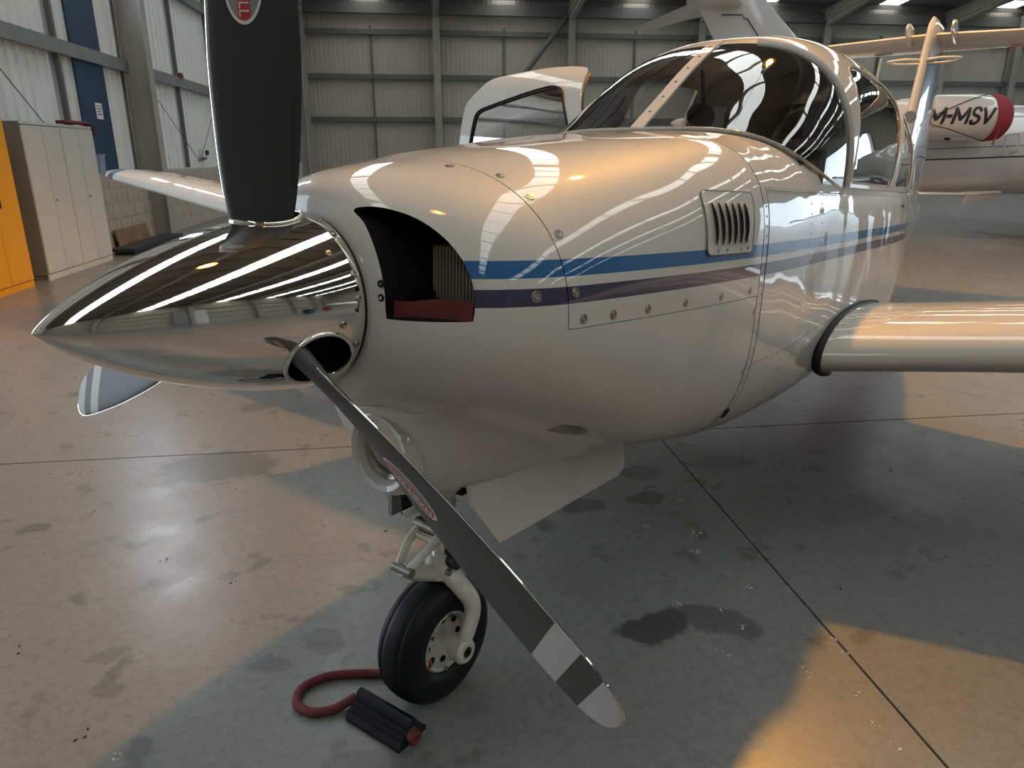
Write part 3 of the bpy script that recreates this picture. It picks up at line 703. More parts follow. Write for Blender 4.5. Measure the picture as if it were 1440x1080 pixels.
# chin air scoop
cs = Mx(.665, .005, -.378)
lathe('scoop_ring', [(.20, .088), (.14, .106), (.08, .114), (.035, .112), (.012, .104), (.0, .092), (.004, .080), (.02, .071), (.06, .066), (.14, .064), (.20, .064)], cs, 'white_paint', lower_cowl, 56, False)
lathe('scoop_throat', [(.03, .0675), (.05, .066), (.05, 0)], Mx(.695, .005, -.378), 'black_hole', lower_cowl, 40, False)
lathe('scoop_collar', [(.022, .0685), (.03, .058), (.034, .0575), (.034, .066)], cs, 'dull_steel', lower_cowl, 40, False)
screw(P(.745, .095, -.312), Vector((-.2, -.75, .55)).normalized(), lower_cowl, cupscrew_me, .9)
# --- upper cowl
bm = bmesh.new(); loft_bm(bm, [half_ring(a, True, 60) for a in [.7705] + arange(.79, 1.5635, .03)], False, (False, False))
uc = solidify(to_mesh(bm), .005)
upper_cowl = link('upper_cowl', uc, 'aircraft_paint', ac_root, 38)
for a_, c_ in ((.79, .252), (.79, .214), (.79, .145), (.79, .035)):
    p, n = on_body(a_, c_); screw(p, n, upper_cowl)
for a_ in (.81, .90, 1.02, 1.17, 1.34, 1.51): p, n = on_body(a_, -.018); screw(p, n, upper_cowl)
for a_, c_ in ((.70, .032),): p, n = on_body(a_, c_); screw(p, n, lower_cowl, None, 1.1)
p, n = on_body(.745, .268); screw(p, n, lower_cowl)
# side louvre
def surf(a, c, off): p, n = on_body(a, c); return p + n * off
out = densify(rounded([(1.245, .088), (1.485, .088), (1.50, .236), (1.262, .236)], .022, 6), .012)
inn = densify(rounded([(1.272, .112), (1.462, .112), (1.47, .212), (1.285, .212)], .01, 3), .02)
louvre = link('side_louvre', solidify(cdt_patch(out, [], .022, lambda u, v: surf(u, v, .0035)), .003), 'white_paint', upper_cowl, 35)
tube('louvre_edge', [surf(u, v, .003) for u, v in out], .0022, 'dull_steel', louvre, 6, True)
for i in range(6):
    a_ = 1.285 + .031 * i; V = []; N = 10
    for j in range(N + 1):
        c_ = .112 + .095 * j / N; h = .011 * math.sin(math.pi * min(1, .06 + .88 * j / N)) ** .6; V += [surf(a_, c_, .006 + h), surf(a_ + .021, c_, .006)]
    link('louvre_slat', solidify(from_data(V, [(2 * q, 2 * q + 2, 2 * q + 3, 2 * q + 1) for q in range(N)]), .0015), 'white_paint', louvre, 50)
    V = []
    for j in range(N + 1): c_ = .112 + .095 * j / N; h = .010 * math.sin(math.pi * min(1, .06 + .88 * j / N)) ** .6; V += [surf(a_ + .003, c_, .0045), surf(a_ + .0025, c_, .0055 + h)]
    link('louvre_slot', from_data(V, [(2 * q, 2 * q + 2, 2 * q + 3, 2 * q + 1) for q in range(N)]), 'dark_gap', louvre)
for a_ in (1.30, 1.345, 1.42, 1.46): p, n = on_body(a_, .098); screw(p + n * .0035, n, louvre, screw_me, .8)
# --- fuselage
SILL = .268
bm = bmesh.new(); AF = arange(1.5675, 2.12, .04)
AF2 = AF + arange(2.16, 4.70, .085) + arange(4.8, 8.0, .2)
loft_bm(bm, [half_ring(a, False, 44) for a in AF2], False, (False, False))
loft_bm(bm, [half_ring(a, True, 60) for a in AF], False, (False, False))
for side in (1, -1):
    rings = []
    for a in arange(2.06, 4.70, .085): rings.append([P(a, side * (body_b(a, c_) - (.0008 if a < 2.1 else 0)), c_) for c_ in np.linspace(MC, SILL + .004, 16)])
    loft_bm(bm, rings, False, (False, False))
loft_bm(bm, [half_ring(a, True, 40) for a in arange(4.70, 8.0, .2)], False, (False, False))
bmesh.ops.remove_doubles(bm, verts=bm.verts, dist=.0006)
fuselage = link('fuselage', to_mesh(bm), 'aircraft_skin', ac_root, 40)
# inner bulkheads so the seams stay dark
for nm, a_ in (('firewall', 1.575),):
    bm = bmesh.new(); r1 = full_ring(a_, False); r1 = [Vector((v.x, v.y * .985, (v.z + ORG[2]) * .985 - ORG[2])) for v in r1]; loft_bm(bm, [r1, [v + Vector((.004, 0, 0)) for v in r1]]); link(nm, to_mesh(bm), 'dark_gap', fuselage)
# rivets along the frames, laps and seams
bm = bmesh.new()
def rivet(p, n, r=.0038):
    q = Vector((0, 0, 1)).rotation_difference(n).to_matrix(); b0 = [bm.verts.new(p + q @ Vector((r * math.cos(i * math.pi / 3), r * math.sin(i * math.pi / 3), 0))) for i in range(6)]
    t0 = [bm.verts.new(p + q @ Vector((.6 * r * math.cos(i * math.pi / 3), .6 * r * math.sin(i * math.pi / 3), .0011))) for i in range(6)]
    for i in range(6): bm.faces.new((b0[i], b0[(i + 1) % 6], t0[(i + 1) % 6], t0[i]))
    bm.faces.new(t0)
for c_ in np.arange(-.50, .25, .026): rivet(*on_body(1.585, c_))
for a_ in (1.98, 2.10):
    for c_ in np.arange(-.30, .24, .03): rivet(*on_body(a_, c_))
for a_ in np.arange(1.60, 2.30, .022): rivet(*on_body(a_, .238)); rivet(*on_body(a_, .250))
for a_ in np.arange(1.60, 2.62, .026): rivet(*on_body(a_, -.235 + .07 * max(0, a_ - 1.9)))
for a_ in np.arange(2.36, 4.2, .03): rivet(*on_body(a_, .246))
for a_ in (1.74, 1.88):
    for c_ in np.arange(-.42, -.24, .03): rivet(*on_body(a_, c_))
for c_ in np.arange(-.25, .24, .03): rivet(*on_body(3.35, c_)); rivet(*on_body(4.0, c_))
tag(link('rivet_rows', to_mesh(bm), 'dull_steel', fuselage, 40), kind='stuff')
for c_ in (-.08, -.25, -.40, -.47): p, n = on_body(1.555, c_); screw(p, n, lower_cowl, None, .9)
tube('skin_lap', [surf(a_, .244, .001) for a_ in arange(1.60, 2.33, .05)], .0016, 'dull_steel', fuselage, 5)
tube('skin_lap', [surf(1.60, c_, .0005) for c_ in arange(-.52, .24, .04)], .0012, 'dull_steel', fuselage, 5)
tube('drain_scar', [surf(1.572, -.372, .002), surf(1.580, -.39, .003), surf(1.586, -.405, .002)], .009, 'dark_gap', fuselage, 6, flat=.3)
box('step_handle', surf(3.72, .20, .008), (.22, .012, .010), 'black_plastic', fuselage, .003)

# --- cabin: windscreen, roof and windows on one shared canopy shape
fwc = hermite([1.66, 1.76, 1.86, 1.98, 2.20, 2.42, 3.0, 3.6, 4.1, 4.7, 5.4, 6.2], [.34, .405, .452, .492, .528, .540, .541, .532, .495, .42, .30, .18])
ftc = hermite([1.66, 1.81, 2.0, 2.2, 2.42, 2.6, 2.9, 3.3, 3.8, 4.4, 5.0, 6.2], [.310, .414, .535, .662, .778, .833, .868, .872, .835, .735, .60, .36])
fnc = hermite([1.66, 2.0, 2.42, 3.0, 6.2], [2.1, 2.3, 2.65, 2.7, 2.3])
def can(a, v, side=1, off=0):
    """v: 0 at the sill, 1 at the crest"""
    e = fnc(a); return P(a, side * (fwc(a) + off) * max(0, 1 - v ** e) ** (1 / e), SILL + (ftc(a) + off - SILL) * v)
def can_arc(a, n, v0=0.0, off=0):
    e = fnc(a); th = (np.linspace(0, 1, 400) ** 2) * math.pi / 4; th = np.concatenate([th, (math.pi / 2 - th)[::-1]])
    b = (fwc(a) + off) * np.cos(th) ** (2 / e); c = (ftc(a) + off - SILL) * np.sin(th) ** (2 / e)
    keep = c >= v0 * (ftc(a) - SILL) - 1e-9; b, c = resample(b[keep], c[keep], n); return b, c + SILL
WE = 2.415
for side in (1, -1):
    rings = []
    for a in arange(1.70, WE + .004, .03):
        b, c = can_arc(a, 40); b = np.maximum(b, .004); rings.append([P(a, side * x_, y_) for x_, y_ in zip(b, c)])
    bm = bmesh.new(); loft_bm(bm, rings, False, (False, False)); link('windscreen_pane', to_mesh(bm), 'plexiglass', ac_root, 60)
# base trim where the glass meets the deck
base = []
for b_ in np.linspace(-.505, .505, 61):
    lo, hi = 1.70, 2.42
    def gap(a):
        if abs(b_) >= fwc(a): return -1
        e = fnc(a); return SILL + (ftc(a) - SILL) * (1 - (abs(b_) / fwc(a)) ** e) ** (1 / e) - deck_c(a, b_)
    for _ in range(40):
        md = (lo + hi) / 2
        if gap(md) > 0: hi = md
        else: lo = md
    base.append(P(hi, b_, deck_c(hi, b_) + .004))
base = [P(2.405, -.532, .262), P(2.34, -.528, .262)] + base + [P(2.34, .528, .262), P(2.405, .532, .262)]
trim = tube('windscreen_trim', base, .020, 'white_paint', ac_root, 8, flat=.30)
for i in range(2, 60, 3): screw(base[i] + Vector((-.006, 0, .006)), Vector((-.6, (-1 if i > 30 else 1) * .25, .75)).normalized(), trim, screw_me, .9)
ctr = [P(a_, 0, ftc(a_) + .003) for a_ in arange(1.80, WE + .05, .03)]
bm = bmesh.new(); loft_bm(bm, [[p + Vector((0, y_, z_)) for y_, z_ in ((-.024, -.004), (-.023, .003), (.023, .003), (.024, -.004))] for p in ctr]); strip = link('windscreen_strip', to_mesh(bm), 'white_paint', ac_root, 40)
for i in range(1, 20, 3): screw(ctr[i] + Vector((0, 0, .003)), Vector((-.5, 0, .86)), strip, screw_me, .95)
# roof
VR = .80
bm = bmesh.new(); rings = []
for a in [WE] + arange(2.44, 6.2, .07):
    b, c = can_arc(a, 26, VR if a < 4.25 else 0); rings.append([P(a, x_, y_) for x_, y_ in zip(b, c)] + [P(a, -x_, y_) for x_, y_ in zip(b[::-1][1:], c[::-1][1:])])
loft_bm(bm, rings, False, (False, False)); roof = link('cabin_roof', solidify(to_mesh(bm), .012), 'aircraft_paint', ac_root, 50)
W1 = rounded([(2.475, .03), (3.275, .03), (3.60, .70), (3.40, .765), (2.80, .775), (2.665, .755)], .06, 6)
W2 = rounded([(3.345, .03), (3.93, .03), (4.06, .42), (3.98, .55), (3.665, .70)], .06, 6)
OUT = densify([(WE, -.01), (4.22, -.01), (4.22, VR + .004), (WE, VR + .004)], .06)
DOORHOLE = rounded([(2.475, .02), (3.25, .02), (3.25, .78), (2.66, .78)], .05, 5)
for side in (1, -1):
    holes = [densify(W1, .05) if side > 0 else DOORHOLE, densify(W2, .05)]
    me = solidify(cdt_patch(OUT, holes, .05, lambda u, v: can(u, max(v, 0), side)), .014)
    fr = link('cabin_side', me, 'aircraft_paint', ac_root, 40)
    for i, h in enumerate((W1, W2)):
        if side < 0 and i == 0: continue
        link('side_window', cdt_patch(h, [], .06, lambda u, v: can(u, v, side, -.006)), 'plexiglass', ac_root, 60)
        tube('window_seal', [can(u, v, side, -.002) for u, v in densify(h, .03)], .005, 'white_paint', fr, 6, True)
tube('post_trim', [can(WE + .01, v, 1, .002) for v in np.linspace(0, .985, 40)], .012, 'white_paint', roof, 8, flat=.4)
tube('antenna', [can(3.75, .9, 1), can(3.80, .9, 1) + Vector((.0, .0, .13))], .006, 'white_paint', roof, 8)
tube('antenna', [can(4.75, .9, 1), can(4.79, .9, 1) + Vector((0, 0, .10))], .006, 'white_paint', roof, 8)
# --- interior
bm = bmesh.new(); rings = []
for a in (1.92, 2.0, 2.10, 2.20, 2.235): rings.append([P(a, b_, min(deck_c(a, b_), .9) - .012 + (.02 if 1.95 < a < 2.22 else 0) - (.05 if a > 2.22 else 0)) for b_ in np.linspace(-.50, .50, 21)])
loft_bm(bm, rings, False, (False, False)); link('glare_shield', solidify(to_mesh(bm), .02), 'glare_black', ac_root, 50)
box('instrument_panel', P(2.20, 0, .20), (.03, 1.02, .36), 'glare_black', ac_root)
box('cabin_floor', P(3.2, 0, -.34), (2.4, 1.04, .03), 'interior', ac_root)
box('rear_bulkhead', P(4.45, 0, .12), (.02, .84, .85), 'lining', ac_root)
for aa in (2.95, 3.85):
    for bb in (.26, -.26):
        bm = bmesh.new(); box_bm(bm, P(aa - .20, bb, -.10), (.46, .42, .13), None, .04); box_bm(bm, P(aa - .20, bb, -.25), (.34, .34, .18))
        s_ = link('seat', to_mesh(bm), 'seat_leather', ac_root, 50)
        box('backrest', P(aa + .06, bb, .20), (.11, .42, .56), 'seat_leather', s_, .04, Matrix.Rotation(R(10), 3, 'Y')); box('headrest', P(aa + .13, bb, .56), (.08, .22, .14), 'seat_leather', s_, .03)
for bb in (.26, -.26):
    tube('control_yoke', [P(2.21, bb, .16), P(2.42, bb, .17)], .012, 'black_plastic', ac_root, 8)
    tube('yoke_grip', spline([P(2.42, bb + .13, .27), P(2.43, bb + .12, .19), P(2.43, bb, .165), P(2.43, bb - .12, .19), P(2.42, bb - .13, .27)], 5), .014, 'black_plastic', ac_root, 8)
# --- open door on the far side
hinge = Vector((2.455, 0, 0)); HB = -.545; OPEN = R(90)
def door_pt(u, v, off=0):
    """u: along the aircraft, v: >=0 canopy height fraction, <0 metres below the sill"""
    if v >= 0: p = can(u, v, -1, off)
    else: p = P(u, -(body_b(u, SILL + v) + off), SILL + v)
    da, dy = p.x - (2.455 - ORG[0]), p.y - (-HB)          # y = -b: outward is +y
    return Vector((2.455 - ORG[0] + da * math.cos(OPEN) - dy * math.sin(OPEN), -HB + da * math.sin(OPEN) + dy * math.cos(OPEN), p.z))
DO = densify(rounded([(2.46, -.42), (3.235, -.42), (3.235, .60), (3.14, .80), (2.70, .90), (2.62, .90), (2.47, .12)], .05, 5), .04)
DW = densify(rounded([(2.555, .0), (3.18, .0), (3.15, .53), (2.74, .72), (2.68, .70), (2.565, .30)], .05, 5), .04)
door = link('cabin_door', solidify(cdt_patch(DO, [DW], .05, door_pt), .03), 'white_paint', ac_root, 40)
link('door_window', cdt_patch(DW, [], .06, lambda u, v: door_pt(u, v, -.006)), 'plexiglass', door, 60)
tube('door_window_seal', [door_pt(u, v, .001) for u, v in DW], .006, 'rubber', door, 6, True)
tube('door_seal', [door_pt(u, v, -.022) for u, v in DO], .007, 'rubber', door, 6, True)

# --- wings
def wing(side):
    secs = [(.40, 2.22, 2.03, .115), (.55, 2.27, 1.95, .118), (.80, 2.36, 1.83, .125), (1.10, 2.46, 1.71, .135), (1.40, 2.53, 1.62, .145), (2.7, 2.58, 1.52, .15), (4.0, 2.60, 1.30, .14), (5.10, 2.62, 1.08, .13), (5.45, 2.62, 1.02, .12), (5.60, 2.64, .98, .105), (5.70, 2.69, .88, .08), (5.75, 2.80, .70, .04)]
    rings = []
    for (b_, le, cd, t) in secs:
        cL = -.345 + math.tan(R(6.4)) * max(b_ - .55, -.1); F_ = foil(t, 24)
        rings.append([P(le + cd * x_, side * b_, cL + cd * (y_ * (1.42 if y_ > 0 else 1.35)) - math.sin(R(2)) * cd * x_) for x_, y_ in F_])
    bm = bmesh.new(); loft_bm(bm, rings); wg = link('wing', to_mesh(bm), 'wing_paint', ac_root, 45)
    F_ = foil(.118, 24); cL = -.345
    ft_ = [P(2.27 + 1.95 * x_, side * .562, cL + 1.95 * (y_ * (1.42 if y_ > 0 else 1.35)) - math.sin(R(2)) * 1.95 * x_) for x_, y_ in F_]
    ft_ = [p for p, (x_, y_) in zip(ft_, F_) if x_ < .50 and not (y_ < 0 and x_ > .12)]
    tube('root_seal', ft_, .016, 'rubber', wg, 8)
    return wg, rings
wl_, _ = wing(1); wr_, _ = wing(-1)
bm = bmesh.new()
def wing_top(x_, b_, side=1):
    le = 2.36 + (b_ - .8) * .33; cd = 1.83 - (b_ - .8) * .4; t = .125; yt = 5 * t * (.2969 * math.sqrt(x_) - .126 * x_ - .3516 * x_ ** 2 + .2843 * x_ ** 3 - .1036 * x_ ** 4)
    return P(le + cd * x_, b_, -.345 + math.tan(R(6.4)) * (b_ - .55) + cd * yt * 1.42 - math.sin(R(2)) * cd * x_)
for x_ in (.12, .25):
    for b_ in np.arange(.62, 1.2, .03): rivet(wing_top(x_, b_), Vector((-.2, 0, 1)).normalized(), .003)
tag(link('rivet_rows', to_mesh(bm), 'dull_steel', wl_, 40), kind='stuff')
# main legs, hidden behind the nose but carrying the aircraft
for side in (1, -1):
    cz = -1.2 / math.cos(NOSE_UP) + 3.05 * math.tan(NOSE_UP)
    leg = tube('main_leg', [P(3.05, side * 1.6, -.30), P(3.05, side * 1.6, cz + .20)], .04, 'gear_white', ac_root, 12)
    lathe('tyre', [(-.06, .10), (-.075, .15), (-.05, .20), (0, .215), (.05, .20), (.075, .15), (.06, .10)], Mx(3.05, side * 1.70, cz + .215, Matrix.Rotation(R(90), 3, 'Z')), 'rubber', leg, 32)
# --- tail
rings = []
for (aa, cd, cc, t) in ((6.30, 1.60, .18, .10), (6.55, 1.38, .60, .10), (6.74, 1.18, 1.10, .10), (6.92, 1.00, 1.58, .10), (6.96, .93, 1.68, .09), (7.03, .80, 1.74, .05)):
    rings.append([P(aa + cd * x_, cd * y_ * (1 if y_ > 0 else 1.8), cc) for x_, y_ in foil(t, 14)])
bm = bmesh.new(); loft_bm(bm, rings); fin = link('tail_fin', to_mesh(bm), 'white_paint', ac_root, 45)
def fin_side(x_, f, off=.003):   # f 0..1 up the fin, x_ chord fraction
    aa, cd, cc = 6.55 + .37 * f, 1.38 - .38 * f, .60 + .98 * f; yt = 5 * .10 * (.2969 * math.sqrt(x_) - .126 * x_ - .3516 * x_ ** 2 + .2843 * x_ ** 3 - .1036 * x_ ** 4); return P(aa + cd * x_, cd * yt + off, cc)
mat('fin_blue', BLUE, .25, coat=1.0)
V = []
for i in range(13): f = -.2 + 1.02 * i / 12; V += [fin_side(x_, f) for x_ in (.06, .14, .26, .42, .62)]
link('fin_stripe', from_data(V, [(5 * i + j, 5 * i + j + 1, 5 * i + j + 6, 5 * i + j + 5) for i in range(12) for j in range(4)]), 'fin_blue', fin, 60)
for f0, m_ in ((.18, 'white_paint'),):
    V = []
    for i in range(9): f = f0 + .05 * math.sin(i / 8 * 3) + .02 * i; V += [fin_side(.14 + .41 * i / 8, f, .005), fin_side(.14 + .41 * i / 8, f + .05, .005)]
    link('fin_swoosh', from_data(V, [(2 * i, 2 * i + 2, 2 * i + 3, 2 * i + 1) for i in range(8)]), m_, fin, 60)
lathe('beacon_plate', [(0, 0), (.0, .05), (.012, .05), (.012, 0)], Mx(6.64, .012, .90, Matrix.Rotation(R(-15), 3, 'Y')), 'decal_grey', fin, 20)
bm = bmesh.new(); rings = []
for bb, le, cd in ((-1.65, 7.32, .62), (-1.0, 7.22, .72), (0, 7.06, .86), (1.0, 7.22, .72), (1.65, 7.32, .62)): rings.append([P(le + cd * x_, bb, 1.60 + cd * (y_ if y_ > 0 else 1.8 * y_)) for x_, y_ in foil(.085, 12)])
loft_bm(bm, rings); stab = link('stabilator', to_mesh(bm), 'white_paint', ac_root, 45)
for side in (1, -1):
    rings = []
    bm = bmesh.new(); loft_bm(bm, [[P(7.10 + .20 * math.cos(t_) * s_, side * (.17 + y_), 1.61 + .085 * math.sin(t_) * s_ - .02 * math.cos(t_)) for t_ in np.linspace(0, 2 * math.pi, 24, endpoint=False)] for y_, s_ in ((-.014, .8), (-.006, 1), (.006, 1), (.014, .8))]); link('hinge_fairing', to_mesh(bm), 'white_paint', stab, 50)
    lp = spline([P(6.92, side * .0, 1.38), P(6.84, side * .12, 1.38), P(6.88, side * .25, 1.38), P(6.92, side * .27, 1.375), P(7.00, side * .20, 1.37), P(7.05, 0, 1.37)], 6)
    tube('nav_antenna', lp, .012, 'white_paint', fin, 8)
tube('static_wick', [P(7.35, -.9, 1.66), P(7.35, -.9, 1.70)], .004, 'rail_dark', stab, 6)

# --- nose gear
GA, GC = .868, -.975
gear = tube('nose_leg', [P(.90, 0, -.40), P(.895, 0, -.66)], .034, 'gear_white', ac_root, 20)
tube('oleo_piston', [P(.895, 0, -.64), P(.888, 0, -.74)], .026, 'chrome', gear, 20)
tube('oleo_band', [P(.8945, 0, -.652), P(.894, 0, -.664)], .0355, 'decal_red', gear, 20)
tube('axle_crown', [P(.888, 0, -.725), P(.880, .01, -.79)], [.040, .046], 'gear_white', gear, 16)
fork = spline([P(.875, .012, -.752), P(.895, .055, -.80), P(.915, .092, -.86), P(.890, .098, -.93), P(GA, .092, GC)], 8)
tube('fork_arm', fork, [.036 - .010 * i / (len(fork) - 1) for i in range(len(fork))], 'gear_white', gear, 14, flat=.72)
lathe('axle_boss', [(-.022, .030), (-.010, .036), (.020, .036), (.028, .030), (.028, .016), (.018, .014), (.018, 0)], Mx(GA, .090, GC, Matrix.Rotation(R(-90), 3, 'Z')), 'gear_white', gear, 24)
lathe('axle_end', [(.0, .0145), (.012, .0145), (.012, .008), (.004, .007), (.004, 0)], Mx(GA, .108, GC, Matrix.Rotation(R(-90), 3, 'Z')), 'black_plastic', gear, 18)
for s_ in (-1, 1):     # scissor link: upper A-arm and lower arm meeting at a forward knee
    tube('torque_link', [P(.850, s_ * .040, -.645), P(.800, s_ * .036, -.672), P(.748, s_ * .018, -.714)], [.013, .011, .012], 'gear_white', gear, 8)
tube('torque_link_web', [P(.826, -.036, -.660), P(.826, .036, -.660)], .008, 'gear_white', gear, 8)
tube('torque_link', [P(.745, 0, -.716), P(.79, .004, -.745), P(.86, .010, -.772)], [.018, .022, .026], 'gear_white', gear, 8)
tube('link_pin', [P(.853, -.052, -.643), P(.853, .052, -.643)], .019, 'dull_steel', gear, 14); tube('link_pin', [P(.745, -.030, -.716), P(.745, .034, -.716)], .013, 'dull_steel', gear, 12)
tube('tow_boss', [P(.885, .030, -.735), P(.885, .066, -.735)], .020, 'black_plastic', gear, 16)
lathe('pivot_bolt', [(0, 0), (0, .009), (.012, .009), (.012, 0)], Mx(.862, .046, -.758, Matrix.Rotation(R(-90), 3, 'Z')), 'dull_steel', gear, 6)
RZ = Matrix.Rotation(R(-90), 3, 'Z')
tp = []
for t_ in np.linspace(-155, 155, 50):
    th = R(t_); x_ = .064 * math.copysign(abs(math.sin(th)) ** .8, math.sin(th)); r_ = .130 + .051 * (math.copysign(abs(math.cos(th)) ** .75, math.cos(th)))
    if abs(x_) < .045 and r_ > .15: r_ -= .0035 if min(abs(abs(x_) - g_) for g_ in (.010, .030)) < .003 else 0
    tp.append((x_, r_))
wheel = lathe('nose_tyre', tp, Mx(GA, 0, GC, RZ), 'rubber', ac_root, 72, False, 40)
lathe('wheel_hub', [(.0, 0), (.010, .02), (.020, .028), (.026, .050), (.030, .070), (.044, .074), (.048, .082), (.040, .092), (.0, .094), (-.04, .092), (-.048, .082), (-.03, .06), (-.02, 0)], Mx(GA, 0, GC, RZ), 'gear_white', wheel, 40)
for i in range(8):
    t_ = 2 * math.pi * i / 8; lathe('hub_hole', [(0, 0), (0, .010), (.002, .0105), (.002, 0)], Mx(GA + .062 * math.cos(t_), .028, GC + .062 * math.sin(t_), RZ), 'black_hole', wheel, 12); 
for i in range(6):
    t_ = 2 * math.pi * (i + .4) / 6; lathe('hub_bolt', [(0, 0), (0, .006), (.007, .006), (.007, 0)], Mx(GA + .078 * math.cos(t_), .046, GC + .078 * math.sin(t_), RZ), 'dull_steel', wheel, 6)
box('hub_mark', P(GA - .070, .0475, GC - .03), (.012, .003, .022), 'decal_red', wheel)
# gear doors
def plate(name, pts, th, m, parent):
    bm = bmesh.new(); n = Vector((0, 1, 0)); loft_bm(bm, [[P(*p) + n * th / 2 for p in pts], [P(*p) - n * th / 2 for p in pts]]); return link(name, to_mesh(bm), m, parent)
d1 = plate('gear_door', [(1.60, .15, -.545), (1.605, .16, -.655), (1.56, .165, -.668), (.925, .165, -.655), (.83, .155, -.53), (.82, .15, -.47)], .014, 'white_paint', ac_root)
plate('door_stiffener', [(1.52, .14, -.56), (1.52, .145, -.60), (.95, .145, -.60), (.92, .14, -.56)], .02, 'gear_white', d1)
tube('door_rod', [P(.98, .14, -.60), P(.96, .05, -.56)], .006, 'dull_steel', d1, 6)
d2 = plate('gear_door', [(1.60, -.15, -.545), (1.605, -.16, -.655), (.86, -.165, -.66), (.85, -.15, -.50)], .014, 'gear_grey', ac_root)
tube('retract_link', [P(.80, -.05, -.60), P(.93, .02, -.55)], .010, 'gear_white', gear, 8); tube('retract_link', [P(.84, -.09, -.52), P(.86, -.10, -.63)], .016, 'rubber', gear, 8)
plate('gear_bay', [(1.60, 0, -.46), (1.60, 0, -.53), (.82, 0, -.50), (.82, 0, -.42)], .26, 'black_hole', ac_root)
cp = lathe('compass', [(-.05, 0), (-.05, .030), (-.02, .044), (.03, .044), (.045, .03), (.045, 0)], Mx(2.20, .06, .50), 'black_plastic', ac_root, 24)
tube('compass_bracket', [P(2.22, .06, .54), P(2.23, .04, .66)], .008, 'black_plastic', cp, 8)

# ------------------------------------------------------------------ wheel chock and rope
Ah = Vector((math.sin(HEAD), math.cos(HEAD), 0))
t = empty('wheel_chock', (-.150, 1.565, 0)); tag(t, 'black ridged rubber wheel chock with red rope by the nose wheel', 'chock')
ca = Vector((math.sin(HEAD - R(2)), math.cos(HEAD - R(2)), 0)); cb = Vector((ca.y, -ca.x, 0))
def CH(u, v, z_): return cb * u + ca * v + Vector((0, 0, z_))
prof = [(-.058, 0), (-.058, .014), (-.048, .026), (-.044, .024), (-.036, .036), (-.032, .035), (-.024, .047), (-.020, .046), (-.012, .062), (-.004, .068), (.006, .066), (.016, .048), (.030, .030), (.046, .012), (.046, 0)]
bm = bmesh.new(); loft_bm(bm, [[CH(u, v, z_) for v, z_ in prof] for u in (-.098, .098)]); link('wedge', to_mesh(bm), 'chock_rubber', t, 30)
kn = []
for i in range(46): th = i * .62; kn.append(CH(.104 + .012 * math.sin(i * .9), -.012 + .013 * math.cos(th), .026 + .013 * math.sin(th)))
tube('rope_knot', kn, .008, 'rope', t, 8)
rp = [(-.085, 1.72), (-.170, 1.745), (-.250, 1.755), (-.330, 1.752), (-.392, 1.715), (-.400, 1.655), (-.355, 1.615), (-.295, 1.620), (-.238, 1.645)]
org = Vector((-.150, 1.565, 0)); pts = [Vector((x_, y_, .0125 + (.006 if i in (0,) else 0))) - org for i, (x_, y_) in enumerate(rp)]; pts[-1].z = .026
pts = [Vector((.06, 1.80, .0125)) - org, Vector((-.01, 1.735, .0125)) - org] + pts
tube('rope', spline(pts, 8), .0125, 'rope', t, 10)

# ------------------------------------------------------------------ crumbs and droppings on the floor
CR = Vector((math.cos(YAW), -math.sin(YAW), 0)); CF = Vector((math.sin(YAW), math.cos(YAW), 0))
mat('crumb', (.62, .60, .55), .9); mat('leaf_bit', (.03, .028, .022), .9)
rd = random.Random(3)
def crumbs(name, spots, m, label, rmin, rmax, per):
    bm = bmesh.new()
    for (x_, y_) in spots:
        for _ in range(per):
            r_ = rd.uniform(rmin, rmax); o_ = bmesh.ops.create_icosphere(bm, subdivisions=1, radius=r_)
            bmesh.ops.transform(bm, matrix=Matrix.Translation((x_ + rd.gauss(0, .009), y_ + rd.gauss(0, .012), r_ * .25)) @ Matrix.Rotation(rd.uniform(0, 3), 4, 'Z') @ Matrix.Diagonal((1.5, .8, .5, 1)), verts=o_['verts'])
    tag(link(name, to_mesh(bm), m, None, 60), label, 'debris', kind='stuff')
crumbs('pale_crumbs', [(1.075, 2.72), (.985, 2.30), (1.04, 2.44), (1.02, 2.41), (.98, 2.30), (.945, 1.94), (1.09, 2.05), (.80, 1.98), (.97, 1.83), (.86, 1.73), (1.07, 1.62), (1.22, 1.68), (1.23, 1.75), (1.00, 1.45), (1.14, 1.42), (1.17, 1.52), (.86, 2.52), (.23, 2.12), (-.81, 2.40), (-.82, 1.53), (-.2, 1.28), (-.42, 2.3), (1.16, 1.33)], 'crumb', 'pale droppings and crumbs scattered over the concrete floor', .0015, .004, 5)
crumbs('dark_crumbs', [(-1.02, 2.48), (-.72, 2.30), (-1.45, 2.9), (-.55, 1.32), (-1.3, 2.0), (1.55, 2.65), (2.2, 2.9), (1.9, 2.45), (-.95, 1.62), (-.2, 2.6), (-.36, 1.33), (1.4, 2.0)], 'leaf_bit', 'dark bits of grit and leaf on the concrete floor', .002, .005, 3)

